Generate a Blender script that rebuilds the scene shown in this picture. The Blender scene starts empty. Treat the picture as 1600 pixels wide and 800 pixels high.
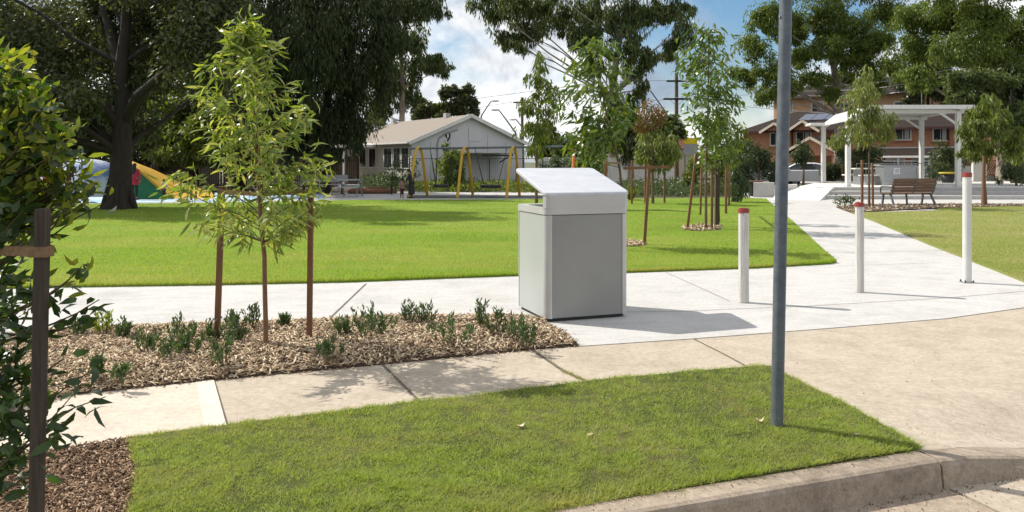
import bpy, math, random
import numpy as np
from mathutils import Vector, Matrix, geometry, noise
R = math.radians
random.seed(7); RNG = np.random.default_rng(7)
SC = bpy.context.scene
C = SC.collection
F = 1244.0; H = 1.6; HY = 250.0          # focal length in photo pixels, eye height, horizon row

def P(px, py, d): return Vector(((px-800)*d/F, d, H-(py-HY)*d/F))
def G(px, py, z=0.0):
    d = F*(H-z)/(py-HY); return Vector(((px-800)*d/F, d, z))

# ------------------------------------------------------------------ materials
def newmat(name):
    m = bpy.data.materials.new(name); m.use_nodes = True
    nt = m.node_tree; b = nt.nodes['Principled BSDF']
    return m, nt, b
def node(nt, t, **kw):
    n = nt.nodes.new(t)
    for k, v in kw.items(): setattr(n, k, v)
    return n
def ramp(nt, fac, stops, interp='LINEAR'):
    r = node(nt, 'ShaderNodeValToRGB'); r.color_ramp.interpolation = interp
    els = r.color_ramp.elements
    while len(els) < len(stops): els.new(0.5)
    for e, (p, c) in zip(els, stops):
        e.position = p; e.color = (*c, 1) if len(c) == 3 else c
    nt.links.new(fac, r.inputs['Fac']); return r.outputs['Color']
def tex(nt, scale, detail=4, rough=.55, vec=None, dist=0.0, stretch=None):
    n = node(nt, 'ShaderNodeTexNoise'); n.inputs['Scale'].default_value = scale
    n.inputs['Detail'].default_value = detail; n.inputs['Roughness'].default_value = rough
    n.inputs['Distortion'].default_value = dist
    if vec is None:
        vec = node(nt, 'ShaderNodeTexCoord').outputs['Object']
    if stretch:
        mp = node(nt, 'ShaderNodeMapping'); mp.inputs['Scale'].default_value = stretch[:3]
        if len(stretch) > 3: mp.inputs['Rotation'].default_value = (0, 0, R(stretch[3]))
        nt.links.new(vec, mp.inputs['Vector']); vec = mp.outputs['Vector']
    nt.links.new(vec, n.inputs['Vector']); return n.outputs['Fac']
def mixc(nt, fac, a, b, mode='MIX'):
    n = node(nt, 'ShaderNodeMix', data_type='RGBA', blend_type=mode)
    for sock, v in ((n.inputs[0], fac), (n.inputs[6], a), (n.inputs[7], b)):
        if hasattr(v, 'is_linked'): nt.links.new(v, sock)
        elif isinstance(v, (int, float)): sock.default_value = v
        else: sock.default_value = (*v, 1)
    return n.outputs[2]
def bump(nt, b, h, strength=.3, dist=.01):
    n = node(nt, 'ShaderNodeBump'); n.inputs['Strength'].default_value = strength; n.inputs['Distance'].default_value = dist
    nt.links.new(h, n.inputs['Height']); nt.links.new(n.outputs['Normal'], b.inputs['Normal'])
def M(name, c1, c2=None, scale=6, rough=.7, metal=0.0, bmp=0.0, bscale=60, stretch=None, spec=.5, lo=.35, hi=.65, detail=5):
    m, nt, b = newmat(name)
    b.inputs['Roughness'].default_value = rough; b.inputs['Metallic'].default_value = metal
    b.inputs['Specular IOR Level'].default_value = spec
    c2 = c2 or tuple(x*.82 for x in c1)
    f = tex(nt, scale, detail, .6, stretch=stretch)
    nt.links.new(ramp(nt, f, [(lo, c1), (hi, c2)]), b.inputs['Base Color'])
    if bmp: bump(nt, b, tex(nt, bscale, 4, .6, stretch=stretch), bmp, .01)
    return m
def leafmat(name, cols, trans=.35, tint=(1.5, 1.35, .5), rough=.5, spec=.4):
    m, nt, b = newmat(name)
    g = node(nt, 'ShaderNodeNewGeometry')
    n = len(cols)
    col = ramp(nt, g.outputs['Random Per Island'], [(i/max(1, n-1), c) for i, c in enumerate(cols)])
    nt.links.new(col, b.inputs['Base Color']); b.inputs['Roughness'].default_value = rough
    b.inputs['Specular IOR Level'].default_value = spec
    t = node(nt, 'ShaderNodeBsdfTranslucent')
    nt.links.new(mixc(nt, 1.0, col, tint, 'MULTIPLY'), t.inputs['Color'])
    mx = node(nt, 'ShaderNodeMixShader'); mx.inputs[0].default_value = trans
    nt.links.new(b.outputs[0], mx.inputs[1]); nt.links.new(t.outputs[0], mx.inputs[2])
    nt.links.new(mx.outputs[0], nt.nodes['Material Output'].inputs['Surface'])
    return m
def concrete(name, c1, c2, c3, streak=None, stain=None, speck=.35):
    m, nt, b = newmat(name); b.inputs['Roughness'].default_value = .85; b.inputs['Specular IOR Level'].default_value = .3
    a = tex(nt, .9, 8, .7); d = tex(nt, 5, 6, .6, stretch=streak)
    col = ramp(nt, a, [(.3, c1), (.5, c2), (.7, c3)])
    col = mixc(nt, ramp(nt, d, [(.35, (0, 0, 0)), (.7, (1, 1, 1))]), col, mixc(nt, 1.0, col, (.88, .88, .88), 'MULTIPLY'))
    fine = tex(nt, 75, 5, .75)
    col = mixc(nt, ramp(nt, fine, [(.45, (0, 0, 0)), (.75, (speck,)*3)]), col, mixc(nt, 1.0, col, (.55, .53, .5), 'MULTIPLY'))
    if stain:
        s = tex(nt, 1.7, 8, .7, dist=.6)
        col = mixc(nt, ramp(nt, s, [(.5, (0, 0, 0)), (.68, (.55,)*3)]), col, stain)
    sp = tex(nt, 26, 2, .5)
    col = mixc(nt, ramp(nt, sp, [(.70, (0, 0, 0)), (.76, (.6,)*3)]), col, (.12, .1, .08))
    mid = tex(nt, 22, 5, .7)
    col = mixc(nt, ramp(nt, mid, [(.4, (0, 0, 0)), (.7, (min(1, speck*1.6),)*3)]), col, mixc(nt, 1.0, col, (.74, .72, .69), 'MULTIPLY'))
    nt.links.new(col, b.inputs['Base Color']); bump(nt, b, tex(nt, 60, 6, .75), .5, .006)
    return m
def brick(name, c1, c2, mortar, sx=1.0):
    m, nt, b = newmat(name); b.inputs['Roughness'].default_value = .9; b.inputs['Specular IOR Level'].default_value = .12
    tc = node(nt, 'ShaderNodeTexCoord')
    sp = node(nt, 'ShaderNodeSeparateXYZ'); nt.links.new(tc.outputs['Object'], sp.inputs[0])
    ad = node(nt, 'ShaderNodeMath', operation='ADD'); nt.links.new(sp.outputs[0], ad.inputs[0]); nt.links.new(sp.outputs[1], ad.inputs[1])
    cb = node(nt, 'ShaderNodeCombineXYZ'); nt.links.new(ad.outputs[0], cb.inputs[0]); nt.links.new(sp.outputs[2], cb.inputs[1])
    br = node(nt, 'ShaderNodeTexBrick'); br.inputs['Scale'].default_value = 1
    br.inputs['Brick Width'].default_value = .24; br.inputs['Row Height'].default_value = .086; br.inputs['Mortar Size'].default_value = .006
    br.inputs['Color1'].default_value = (*c1, 1); br.inputs['Color2'].default_value = (*c2, 1); br.inputs['Mortar'].default_value = (*mortar, 1)
    nt.links.new(cb.outputs[0], br.inputs['Vector'])
    col = mixc(nt, ramp(nt, tex(nt, .8, 5), [(.35, (0, 0, 0)), (.7, (.5,)*3)]), br.outputs['Color'], mixc(nt, 1.0, br.outputs['Color'], (.7, .68, .66), 'MULTIPLY'))
    nt.links.new(col, b.inputs['Base Color']); return m
def banded(name, c1, c2, axis, freq, width=.5, rough=.7, bmp=.5):
    """Tile courses, boards or corrugations along one object axis."""
    m, nt, b = newmat(name); b.inputs['Roughness'].default_value = rough; b.inputs['Specular IOR Level'].default_value = .12
    tc = node(nt, 'ShaderNodeTexCoord'); sp = node(nt, 'ShaderNodeSeparateXYZ'); nt.links.new(tc.outputs['Object'], sp.inputs[0])
    mu = node(nt, 'ShaderNodeMath', operation='MULTIPLY'); mu.inputs[1].default_value = freq; nt.links.new(sp.outputs[axis], mu.inputs[0])
    fr = node(nt, 'ShaderNodeMath', operation='FRACT'); nt.links.new(mu.outputs[0], fr.inputs[0])
    n = ramp(nt, tex(nt, 2.5, 5), [(.3, c1), (.7, tuple(.75*x+.25*y for x, y in zip(c1, c2)))])
    nt.links.new(mixc(nt, ramp(nt, fr.outputs[0], [(width, (0, 0, 0)), (min(.99, width+.12), (1, 1, 1))]), n, c2), b.inputs['Base Color'])
    if bmp: bump(nt, b, fr.outputs[0], bmp, .02)
    return m

MT = {}
MT['conc_new'] = concrete('pale_concrete', (.485, .475, .455), (.54, .53, .515), (.42, .412, .40), streak=(.35, 3.0, 1, -12), stain=(.385, .37, .345), speck=.35)
MT['conc_white'] = concrete('white_concrete', (.66, .64, .60), (.72, .70, .66), (.62, .60, .56), speck=.15)
MT['conc_old'] = concrete('tan_concrete', (.445, .375, .295), (.50, .43, .345), (.385, .325, .255), stain=(.31, .25, .185), speck=.6)
MT['conc_slab'] = concrete('cream_concrete', (.55, .48, .39), (.60, .53, .445), (.49, .42, .345), stain=(.42, .345, .265), speck=.4)
MT['conc_strip'] = concrete('cream_strip', (.62, .56, .47), (.66, .60, .51), (.57, .515, .43), speck=.25)
MT['conc_kerb'] = concrete('kerb_concrete', (.30, .24, .185), (.42, .345, .27), (.19, .15, .115), stain=(.09, .07, .055), speck=.9)
MT['conc_step'] = concrete('grey_concrete', (.42, .41, .39), (.47, .46, .44), (.37, .36, .345), speck=.2)
MT['asphalt'] = concrete('asphalt', (.055, .053, .05), (.07, .067, .063), (.045, .043, .041))
MT['joint'] = M('joint_filler', (.14, .115, .09), (.07, .06, .05), 14, .95)
MT['joint_soft'] = M('joint_saw_cut', (.36, .335, .30), (.26, .24, .21), 14, .95)
MT['soil'] = M('garden_soil', (.085, .055, .036), (.045, .03, .02), 14, .95, bmp=.8, bscale=40)
MT['park'] = M('park_earth', (.10, .095, .05), (.06, .07, .03), 1.2, .95)
MT['earth'] = M('earth', (.12, .115, .07), (.08, .09, .045), .05, .95)

def grassground(name, a, b_, c, big=1.1):
    m, nt, b = newmat(name); b.inputs['Roughness'].default_value = .9; b.inputs['Specular IOR Level'].default_value = .15
    f = tex(nt, big, 6, .62); g = tex(nt, 55, 4, .7)
    col = ramp(nt, f, [(.32, a), (.52, b_), (.72, c)])
    col = mixc(nt, ramp(nt, g, [(.35, (0, 0, 0)), (.65, (1, 1, 1))]), mixc(nt, 1.0, col, (.62, .62, .55), 'MULTIPLY'), col)
    nt.links.new(col, b.inputs['Base Color']); bump(nt, b, g, .6, .02); return m
MT['lawn'] = grassground('lawn_turf', (.14, .235, .022), (.185, .29, .03), (.24, .30, .06), .35)
MT['lawn_dry'] = grassground('lawn_turf_dry', (.20, .25, .05), (.26, .28, .09), (.34, .31, .14), .45)
MT['verge'] = grassground('verge_turf', (.055, .075, .018), (.09, .10, .03), (.17, .14, .07), 1.3)
def grassblade(name, cols, patch, trans=.45, big=.35, tint=(1.35, 1.3, .6)):
    m = leafmat(name, cols, trans, tint, .6, .25)
    nt = m.node_tree; b = nt.nodes['Principled BSDF']
    src = b.inputs['Base Color'].links[0].from_socket
    f = ramp(nt, tex(nt, big, 6, .65, stretch=(.6, 1.5, 1)), [(.42, (0, 0, 0)), (.62, (.9,)*3)])
    col = mixc(nt, f, src, patch)
    nt.links.new(col, b.inputs['Base Color'])
    for n in nt.nodes:
        if n.type == 'BSDF_TRANSLUCENT':
            nt.links.new(mixc(nt, 1.0, col, tint, 'MULTIPLY'), n.inputs['Color'])
    return m
MT['blade_lawn'] = grassblade('lawn_blade', [(.16, .25, .03), (.25, .355, .045), (.32, .40, .06)], (.45, .40, .17), .5)
MT['blade_dry'] = grassblade('dry_blade', [(.20, .26, .035), (.27, .30, .07), (.38, .36, .15)], (.38, .35, .16), .5)
MT['blade_verge'] = grassblade('verge_blade', [(.09, .15, .02), (.26, .36, .06), (.35, .44, .10), (.47, .48, .22)], (.34, .37, .13), .5, 1.4)
MT['chip'] = leafmat('bark_chip', [(.12, .075, .045), (.36, .255, .16), (.54, .425, .29), (.68, .57, .42)], .0, rough=.9, spec=.15)
MT['chip_dark'] = leafmat('dark_bark_chip', [(.06, .036, .022), (.14, .085, .052), (.26, .17, .105), (.44, .32, .22)], .0, rough=.9, spec=.15)

MT['lf_young'] = leafmat('young_gum_leaf', [(.09, .155, .026), (.16, .24, .045), (.25, .32, .075), (.40, .43, .17)], .46, (1.5, 1.35, .45), .36, .55)
MT['lf_broad'] = leafmat('broad_leaf', [(.018, .038, .012), (.03, .06, .014), (.05, .09, .02)], .3, (2.0, 2.2, .5), .38, .45)
MT['lf_broadlight'] = leafmat('broad_leaf_new', [(.09, .14, .02), (.16, .21, .03), (.30, .30, .05)], .5, (1.4, 1.4, .5), .4, .4)
MT['lf_dark'] = leafmat('dark_tree_leaf', [(.035, .046, .018), (.065, .082, .03), (.125, .14, .062)], .38, (1.6, 1.5, .6), .42, .5)
MT['lf_pine'] = leafmat('casuarina_leaf', [(.02, .03, .013), (.036, .05, .02), (.066, .084, .03)], .2, (1.4, 1.4, .6), .6, .2)
MT['lf_gum'] = leafmat('gum_leaf', [(.045, .07, .022), (.08, .112, .034), (.125, .16, .055)], .4, (1.5, 1.4, .6), .5, .35)
MT['lf_gumright'] = leafmat('gum_leaf_olive', [(.065, .10, .02), (.115, .165, .032), (.18, .225, .052)], .42, (1.5, 1.45, .6), .5, .3)
MT['lf_mid'] = leafmat('midgreen_leaf', [(.07, .105, .024), (.12, .165, .038), (.18, .22, .062)], .45, (1.5, 1.4, .5), .45, .4)
MT['lf_bright'] = leafmat('bright_leaf', [(.06, .11, .02), (.10, .16, .03), (.17, .22, .055)], .42, (1.5, 1.4, .5), .33, .6)
MT['lf_olive'] = leafmat('olive_leaf', [(.10, .135, .04), (.165, .205, .06), (.27, .30, .11)], .45, (1.4, 1.3, .6), .45, .4)
MT['lf_red'] = leafmat('reddish_leaf', [(.16, .07, .035), (.22, .11, .06), (.12, .12, .04), (.17, .17, .06)], .4, (1.4, 1.2, .6), .5, .3)
MT['lf_shrub'] = leafmat('shrub_leaf', [(.045, .07, .03), (.075, .105, .045), (.10, .14, .055)], .3, (1.4, 1.4, .6), .45, .4)
MT['lf_bed'] = leafmat('bed_plant_leaf', [(.04, .075, .028), (.075, .12, .045), (.12, .165, .07)], .25, (1.5, 1.5, .6), .35, .5)
MT['lf_strap'] = leafmat('strappy_leaf', [(.10, .14, .04), (.16, .19, .06)], .3)
MT['lf_yellow'] = leafmat('yellow_flower', [(.55, .42, .02), (.7, .55, .03)], .3, (1.2, 1.2, .6))
MT['dryleaf'] = M('dry_leaf', (.55, .45, .32), (.38, .27, .15), 30, .8)
MT['bark_dark'] = M('dark_bark', (.035, .026, .02), (.018, .014, .011), 3, .95, bmp=1.0, bscale=9, stretch=(6, 6, 1))
MT['bark_gum'] = M('pale_gum_bark', (.32, .27, .22), (.17, .14, .115), 1.5, .85, bmp=.3, bscale=8, stretch=(2, 2, .6))
MT['bark_mid'] = M('brown_bark', (.16, .105, .065), (.09, .058, .036), 3, .9, bmp=.5, bscale=14, stretch=(5, 5, 1))
MT['bark_red'] = M('young_bark', (.22, .115, .065), (.13, .068, .04), 20, .85, bmp=.4, bscale=40, stretch=(3, 3, .5))
MT['twig'] = M('twig', (.12, .10, .04), (.08, .07, .03), 10, .8)
MT['stake'] = M('hardwood_stake', (.215, .105, .05), (.135, .062, .03), 8, .85, bmp=.4, bscale=60, stretch=(8, 8, .5))
MT['stake_dark'] = M('weathered_stake', (.085, .062, .043), (.045, .032, .023), 8, .9, bmp=.4, bscale=60, stretch=(8, 8, .5))
MT['strap'] = M('hessian_tie', (.26, .165, .08), (.17, .105, .05), 60, .95)
MT['timber'] = M('bench_timber', (.20, .105, .05), (.12, .06, .03), 5, .6, bmp=.2, bscale=40, stretch=(.5, 8, 8))
MT['galv'] = M('galvanised_steel', (.15, .17, .185), (.10, .12, .14), 18, .5, .35, bmp=.08, bscale=200)
MT['alu'] = M('anodised_aluminium', (.50, .50, .485), (.46, .46, .45), 3, .42, .25)
MT['lid'] = M('lid_coat_reflection', (.56, .57, .60), (.47, .485, .525), 4.5, .33, .2, stretch=(1, 2.5, 1))  # mottle paints cloudy sky reflections into the lid colour
MT['panel'] = M('grey_panel', (.275, .275, .26), (.245, .245, .235), 2, .38, .1, bmp=.01)  # bin front and back: shade worked into a darker base colour
MT['panel_lit'] = M('lit_green_panel', (.40, .425, .405), (.38, .405, .39), 2, .35, .1)  # bin sides: sunlight worked into a paler base colour
MT['white'] = M('white_paint', (.72, .71, .68), (.62, .61, .58), 6, .5, bmp=.05)
MT['post_white'] = M('weathered_white_post', (.58, .56, .535), (.42, .40, .375), 7, .7, bmp=.3, bscale=30, stretch=(10, 10, .6))
MT['post_smooth'] = M('smooth_white_post', (.60, .595, .575), (.52, .515, .50), 5, .45)
MT['red'] = M('red_cap', (.29, .045, .03), (.2, .035, .025), 12, .5)
MT['dark'] = M('dark_rubber', (.02, .02, .021), (.03, .03, .03), 8, .6)
MT['steel'] = M('brushed_steel', (.38, .39, .40), (.32, .33, .34), 8, .38, .7)
MT['black_metal'] = M('black_metal', (.02, .022, .024), (.03, .03, .03), 5, .5, .3)
MT['yellow'] = M('yellow_paint', (.56, .33, .025), (.47, .27, .02), 5, .5)
MT['orange'] = M('orange_paint', (.62, .2, .03), (.5, .16, .03), 5, .5)
MT['sign_yellow'] = M('sign_yellow', (.78, .62, .0), (.74, .58, .0), 2, .5)
MT['grey_board'] = M('grey_board', (.36, .36, .37), (.31, .31, .32), 2, .6)
MT['glass'] = M('window_glass', (.02, .024, .028), (.03, .034, .04), 1.5, .08, 0, spec=.8)
MT['curtain'] = M('pale_curtain', (.45, .44, .42), (.34, .33, .32), 9, .9, stretch=(8, 8, .3))
MT['wall_white'] = banded('weatherboard', (.62, .59, .54), (.36, .34, .31), 2, 5.5, .88, .7, .6)
MT['wall_grey'] = M('rendered_panel', (.60, .60, .61), (.54, .54, .55), 1.2, .8)
MT['shelter_paint'] = M('shelter_paint', (.62, .62, .60), (.57, .57, .555), 4, .45)
MT['roof_shaded'] = M('shelter_shaded', (.44, .45, .45), (.38, .39, .39), 3, .5)  # grey carries the shadow of the roof underside in its base colour
MT['roof_hall'] = banded('hall_metal_roof', (.28, .24, .205), (.21, .18, .155), 1, 2.2, .8, .6, .4)
MT['roof_tile'] = banded('red_roof_tile', (.20, .085, .055), (.08, .04, .03), 2, 5, .7, .8, .6)
MT['roof_dark'] = banded('brown_roof_tile', (.035, .025, .021), (.02, .015, .013), 2, 5, .7, .8, .5)
MT['solar'] = M('solar_panel', (.03, .045, .085), (.04, .055, .1), 3, .15, .2)
MT['brick_red'] = brick('red_brick', (.58, .26, .15), (.49, .205, .115), (.48, .39, .31))
MT['brick_tan'] = brick('tan_brick', (.58, .37, .22), (.52, .32, .185), (.45, .36, .27))
MT['cream'] = M('cream_paint', (.66, .58, .46), (.58, .5, .4), 4, .6)
MT['render_wall'] = M('rendered_wall', (.66, .65, .62), (.58, .57, .54), 2, .85)
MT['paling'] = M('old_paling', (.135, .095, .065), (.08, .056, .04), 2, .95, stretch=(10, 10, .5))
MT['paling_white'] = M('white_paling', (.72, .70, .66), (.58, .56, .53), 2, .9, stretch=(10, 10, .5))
MT['car_white'] = M('car_white', (.70, .71, .72), (.68, .69, .70), 2, .22, 0, spec=.6)
MT['car_silver'] = M('car_silver', (.42, .44, .46), (.40, .42, .44), 2, .25, .5, spec=.6)
MT['tail'] = M('tail_light', (.35, .012, .012), (.3, .01, .01), 5, .2)
MT['skin'] = M('skin', (.38, .22, .15), (.34, .19, .13), 8, .6)
MT['hair'] = M('dark_hair', (.012, .009, .008), (.02, .015, .012), 20, .6)
MT['cloth_red'] = M('red_cloth', (.45, .03, .06), (.36, .025, .05), 12, .9)
MT['cloth_orange'] = M('orange_red_cloth', (.50, .07, .035), (.4, .05, .03), 12, .9)
MT['cloth_dark'] = M('dark_cloth', (.016, .017, .022), (.024, .025, .03), 9, .9)
MT['cloth_pink'] = M('dusty_pink_cloth', (.28, .17, .15), (.22, .13, .12), 9, .9)
MT['cloth_maroon'] = M('maroon_cloth', (.07, .02, .02), (.05, .016, .016), 9, .9)
def checkmat():
    m, nt, b = newmat('checked_cloth'); b.inputs['Roughness'].default_value = .9
    ck = node(nt, 'ShaderNodeTexChecker'); ck.inputs['Scale'].default_value = 16
    ck.inputs['Color1'].default_value = (.5, .5, .52, 1); ck.inputs['Color2'].default_value = (.03, .035, .06, 1)
    nt.links.new(node(nt, 'ShaderNodeTexCoord').outputs['Object'], ck.inputs['Vector'])
    nt.links.new(ck.outputs['Color'], b.inputs['Base Color']); return m
MT['cloth_check'] = checkmat()
MT['soft_blue'] = M('blue_softfall', (.23, .42, .62), (.50, .58, .66), .6, .85)
MT['soft_mound'] = M('blue_white_mound', (.11, .17, .36), (.46, .49, .56), .75, .7, lo=.42, hi=.56, stretch=(1, 1, 1.8))
MT['soft_green'] = M('green_softfall', (.02, .17, .075), (.016, .12, .055), 2, .8)
MT['soft_yellow'] = M('yellow_softfall', (.60, .36, .02), (.52, .29, .018), 2.2, .7)
MT['paper'] = M('notice_paper', (.72, .72, .74), (.62, .6, .68), 12, .8)
MT['terracotta'] = M('planter_yellow', (.55, .42, .05), (.45, .33, .04), 6, .8)
# ------------------------------------------------------------------ mesh helpers
def mesh_np(name, V, faces):
    """numpy arrays -> mesh; faces is a list of (n, k) index arrays."""
    me = bpy.data.meshes.new(name); V = np.asarray(V, dtype=np.float32)
    me.vertices.add(len(V)); me.vertices.foreach_set('co', V.ravel())
    loops = np.concatenate([np.asarray(f, dtype=np.int32).ravel() for f in faces])
    sizes = np.concatenate([np.full(len(f), f.shape[1], dtype=np.int32) for f in faces])
    starts = np.concatenate([[0], np.cumsum(sizes)[:-1]]).astype(np.int32)
    me.loops.add(len(loops)); me.loops.foreach_set('vertex_index', loops)
    me.polygons.add(len(sizes)); me.polygons.foreach_set('loop_start', starts)
    try: me.polygons.foreach_set('loop_total', sizes)
    except Exception: pass
    me.update(calc_edges=True)
    return me
def tag(o, label=None, cat=None, group=None, kind=None):
    for k, v in (('label', label), ('category', cat), ('group', group), ('kind', kind)):
        if v: o[k] = v
    return o
def thing(name, label, cat, loc=(0, 0, 0), rz=0.0, group=None):
    o = bpy.data.objects.new(name, None); C.objects.link(o)
    o.empty_display_size = .2
    o.location = loc; o.rotation_euler = (0, 0, rz); return tag(o, label, cat, group)
def rootloc(o):
    p = Vector((0, 0, 0))
    while o is not None: p += Vector(o.location); o = o.parent
    return p
def link(name, me, mats, parent=None, label=None, bevel=0.0):
    o = bpy.data.objects.new(name, me); C.objects.link(o)
    for m in (mats if isinstance(mats, (list, tuple)) else [mats]): me.materials.append(MT[m] if isinstance(m, str) else m)
    if parent is not None: o.parent = parent
    if label: o['label'] = label
    if bevel:
        b = o.modifiers.new('bevel', 'BEVEL'); b.width = bevel; b.segments = 2; b.limit_method = 'ANGLE'; b.angle_limit = R(35)
    return o
class MB:
    def __init__(s): s.v = []; s.f = []; s.m = []; s.sm = []
    def add(s, vs, fs, m=0, sm=False):
        o = len(s.v); s.v += [tuple(v) for v in vs]; s.f += [tuple(o+i for i in f) for f in fs]
        s.m += [m]*len(fs); s.sm += [sm]*len(fs); return s
    def box(s, c, sz, rz=0.0, m=0, rot=None):
        hx, hy, hz = sz[0]/2, sz[1]/2, sz[2]/2
        M3 = rot if rot is not None else Matrix.Rotation(rz, 3, 'Z')
        vs = [Vector(c)+M3 @ Vector((x*hx, y*hy, z*hz)) for z in (-1, 1) for y in (-1, 1) for x in (-1, 1)]
        return s.add(vs, [(0, 2, 3, 1), (4, 5, 7, 6), (0, 1, 5, 4), (2, 6, 7, 3), (0, 4, 6, 2), (1, 3, 7, 5)], m)
    def beam(s, p0, p1, w, h, m=0, up=(0, 0, 1)):
        p0, p1 = Vector(p0), Vector(p1); d = (p1-p0); L = d.length; d.normalize(); up = Vector(up)
        if abs(d.dot(up)) > .98: up = Vector((1, 0, 0))
        x = d.cross(up).normalized(); y = x.cross(d)
        rot = Matrix((x, d, y)).transposed()
        return s.box((p0+p1)/2, (w, L, h), m=m, rot=rot)
    def tube(s, pts, rad, n=8, m=0, cap=True):
        pts = [Vector(p) for p in pts]; k = len(pts)
        if isinstance(rad, (int, float)): rad = [rad]*k
        T = [(pts[min(i+1, k-1)]-pts[max(i-1, 0)]).normalized() for i in range(k)]
        a = Vector((1, 0, 0)) if abs(T[0].x) < .8 else Vector((0, 1, 0))
        X = (a-T[0]*a.dot(T[0])).normalized(); vs = []
        for i in range(k):
            X = (X-T[i]*X.dot(T[i])).normalized(); Y = T[i].cross(X)
            for j in range(n):
                t = 2*math.pi*j/n; vs.append(pts[i]+(X*math.cos(t)+Y*math.sin(t))*rad[i])
        fs = [(i*n+j, i*n+(j+1) % n, (i+1)*n+(j+1) % n, (i+1)*n+j) for i in range(k-1) for j in range(n)]
        s.add(vs, fs, m, True)
        if cap: s.add(vs[:n], [tuple(range(n-1, -1, -1))], m); s.add(vs[-n:], [tuple(range(n))], m)
        return s
    def prism(s, poly, z0, z1, m=0, sm=False):
        n = len(poly); a = sum(poly[i][0]*poly[(i+1) % n][1]-poly[(i+1) % n][0]*poly[i][1] for i in range(n))
        if a < 0: poly = poly[::-1]
        vs = [(p[0], p[1], z0) for p in poly]+[(p[0], p[1], z1) for p in poly]
        s.add(vs, [(i, (i+1) % n, n+(i+1) % n, n+i) for i in range(n)], m, sm)
        s.add(vs[:n], [tuple(range(n-1, -1, -1))], m); s.add(vs[n:], [tuple(range(n))], m); return s
    def loft(s, rings, m=0, sm=True, cap=True):
        n = len(rings[0]); vs = [v for r in rings for v in r]
        s.add(vs, [(i*n+j, i*n+(j+1) % n, (i+1)*n+(j+1) % n, (i+1)*n+j) for i in range(len(rings)-1) for j in range(n)], m, sm)
        if cap: s.add(rings[0], [tuple(range(n-1, -1, -1))], m); s.add(rings[-1], [tuple(range(n))], m)
        return s
    def ellipsoid(s, c, r, nu=12, nv=8, m=0):
        rings = []
        for i in range(nv+1):
            t = -math.pi/2+math.pi*i/nv; q = max(.03, math.cos(t))
            rings.append([(c[0]+r[0]*q*math.cos(2*math.pi*j/nu), c[1]+r[1]*q*math.sin(2*math.pi*j/nu), c[2]+r[2]*math.sin(t)) for j in range(nu)])
        return s.loft(rings, m)
    def build(s, name, mats, parent=None, world=False, label=None, bevel=0.0):
        off = rootloc(parent) if (world and parent is not None) else Vector((0, 0, 0))
        me = bpy.data.meshes.new(name); me.from_pydata([(v[0]-off.x, v[1]-off.y, v[2]-off.z) for v in s.v], [], s.f)
        me.polygons.foreach_set('material_index', s.m); me.polygons.foreach_set('use_smooth', s.sm); me.update()
        return link(name, me, mats, parent, label, bevel)
def single(mb, name, mats, label, cat, loc, group=None, world=True, bevel=0.0):
    """A thing that is one mesh; mb is in world coordinates when world."""
    loc = Vector(loc); 
    if world: mb.v = [(v[0]-loc.x, v[1]-loc.y, v[2]-loc.z) for v in mb.v]
    o = mb.build(name, mats, bevel=bevel); o.location = loc; return tag(o, label, cat, group)
def copy_tree(o, parent=None):
    c = o.copy(); C.objects.link(c)
    if parent is not None: c.parent = parent
    for ch in list(o.children): copy_tree(ch, c)
    return c

def inpoly(x, y, poly):
    r = np.zeros(len(x), bool); n = len(poly)
    for i in range(n):
        x1, y1 = poly[i][:2]; x2, y2 = poly[(i+1) % n][:2]
        if y1 == y2: continue
        r ^= ((y1 > y) != (y2 > y)) & (x < (x2-x1)*(y-y1)/(y2-y1)+x1)
    return r
def sheet(name, poly, z=0.0, mat=None, step=None, zf=None, skirt=0.05, kind='structure', extra=()):
    """A ground sheet: a filled polygon (world xy), optionally sampled inside with height zf, with a skirt round its edge."""
    pts = [Vector((p[0], p[1])) for p in poly]; n0 = len(pts)
    if step:
        q = []
        for i in range(n0):
            a, b = pts[i], pts[(i+1) % n0]; k = max(1, int((b-a).length/step))
            q += [a+(b-a)*j/k for j in range(k)]
        pts = q
    n = len(pts); inner = []
    if step:
        xs = [p.x for p in pts]; ys = [p.y for p in pts]
        gx, gy = np.meshgrid(np.arange(min(xs), max(xs), step), np.arange(min(ys), max(ys), step))
        gx = gx.ravel()+RNG.uniform(-.25, .25, gx.size)*step; gy = gy.ravel()+RNG.uniform(-.25, .25, gy.size)*step
        k = inpoly(gx, gy, pts); inner = [Vector((a, b)) for a, b in zip(gx[k], gy[k])]
    edges = [(i, (i+1) % n) for i in range(n)]
    vs, es, fs, *_ = geometry.delaunay_2d_cdt(pts+inner, edges, [], 1, 1e-5)
    mb = MB(); zz = (lambda x, y: z+(zf(x, y) if zf else 0))
    fs = [f if (vs[f[1]]-vs[f[0]]).cross(vs[f[2]]-vs[f[0]]) > 0 else f[::-1] for f in fs]
    mb.add([(v.x, v.y, zz(v.x, v.y)) for v in vs], fs, 0, True)
    if skirt:
        a = sum(pts[i].x*pts[(i+1) % n].y-pts[(i+1) % n].x*pts[i].y for i in range(n))
        if a < 0: pts = pts[::-1]
        ring = [(p.x, p.y, zz(p.x, p.y)) for p in pts]; low = [(p.x, p.y, zz(p.x, p.y)-skirt) for p in pts]
        mb.add(low+ring, [(i, (i+1) % n, n+(i+1) % n, n+i) for i in range(n)])
    for ex in extra: ex(mb)
    o = mb.build(name, mat); tag(o, kind=kind); return o
def px_poly(pp, z=0.0): return [tuple(G(x, y, z)[:2]) for x, y in pp]
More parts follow.
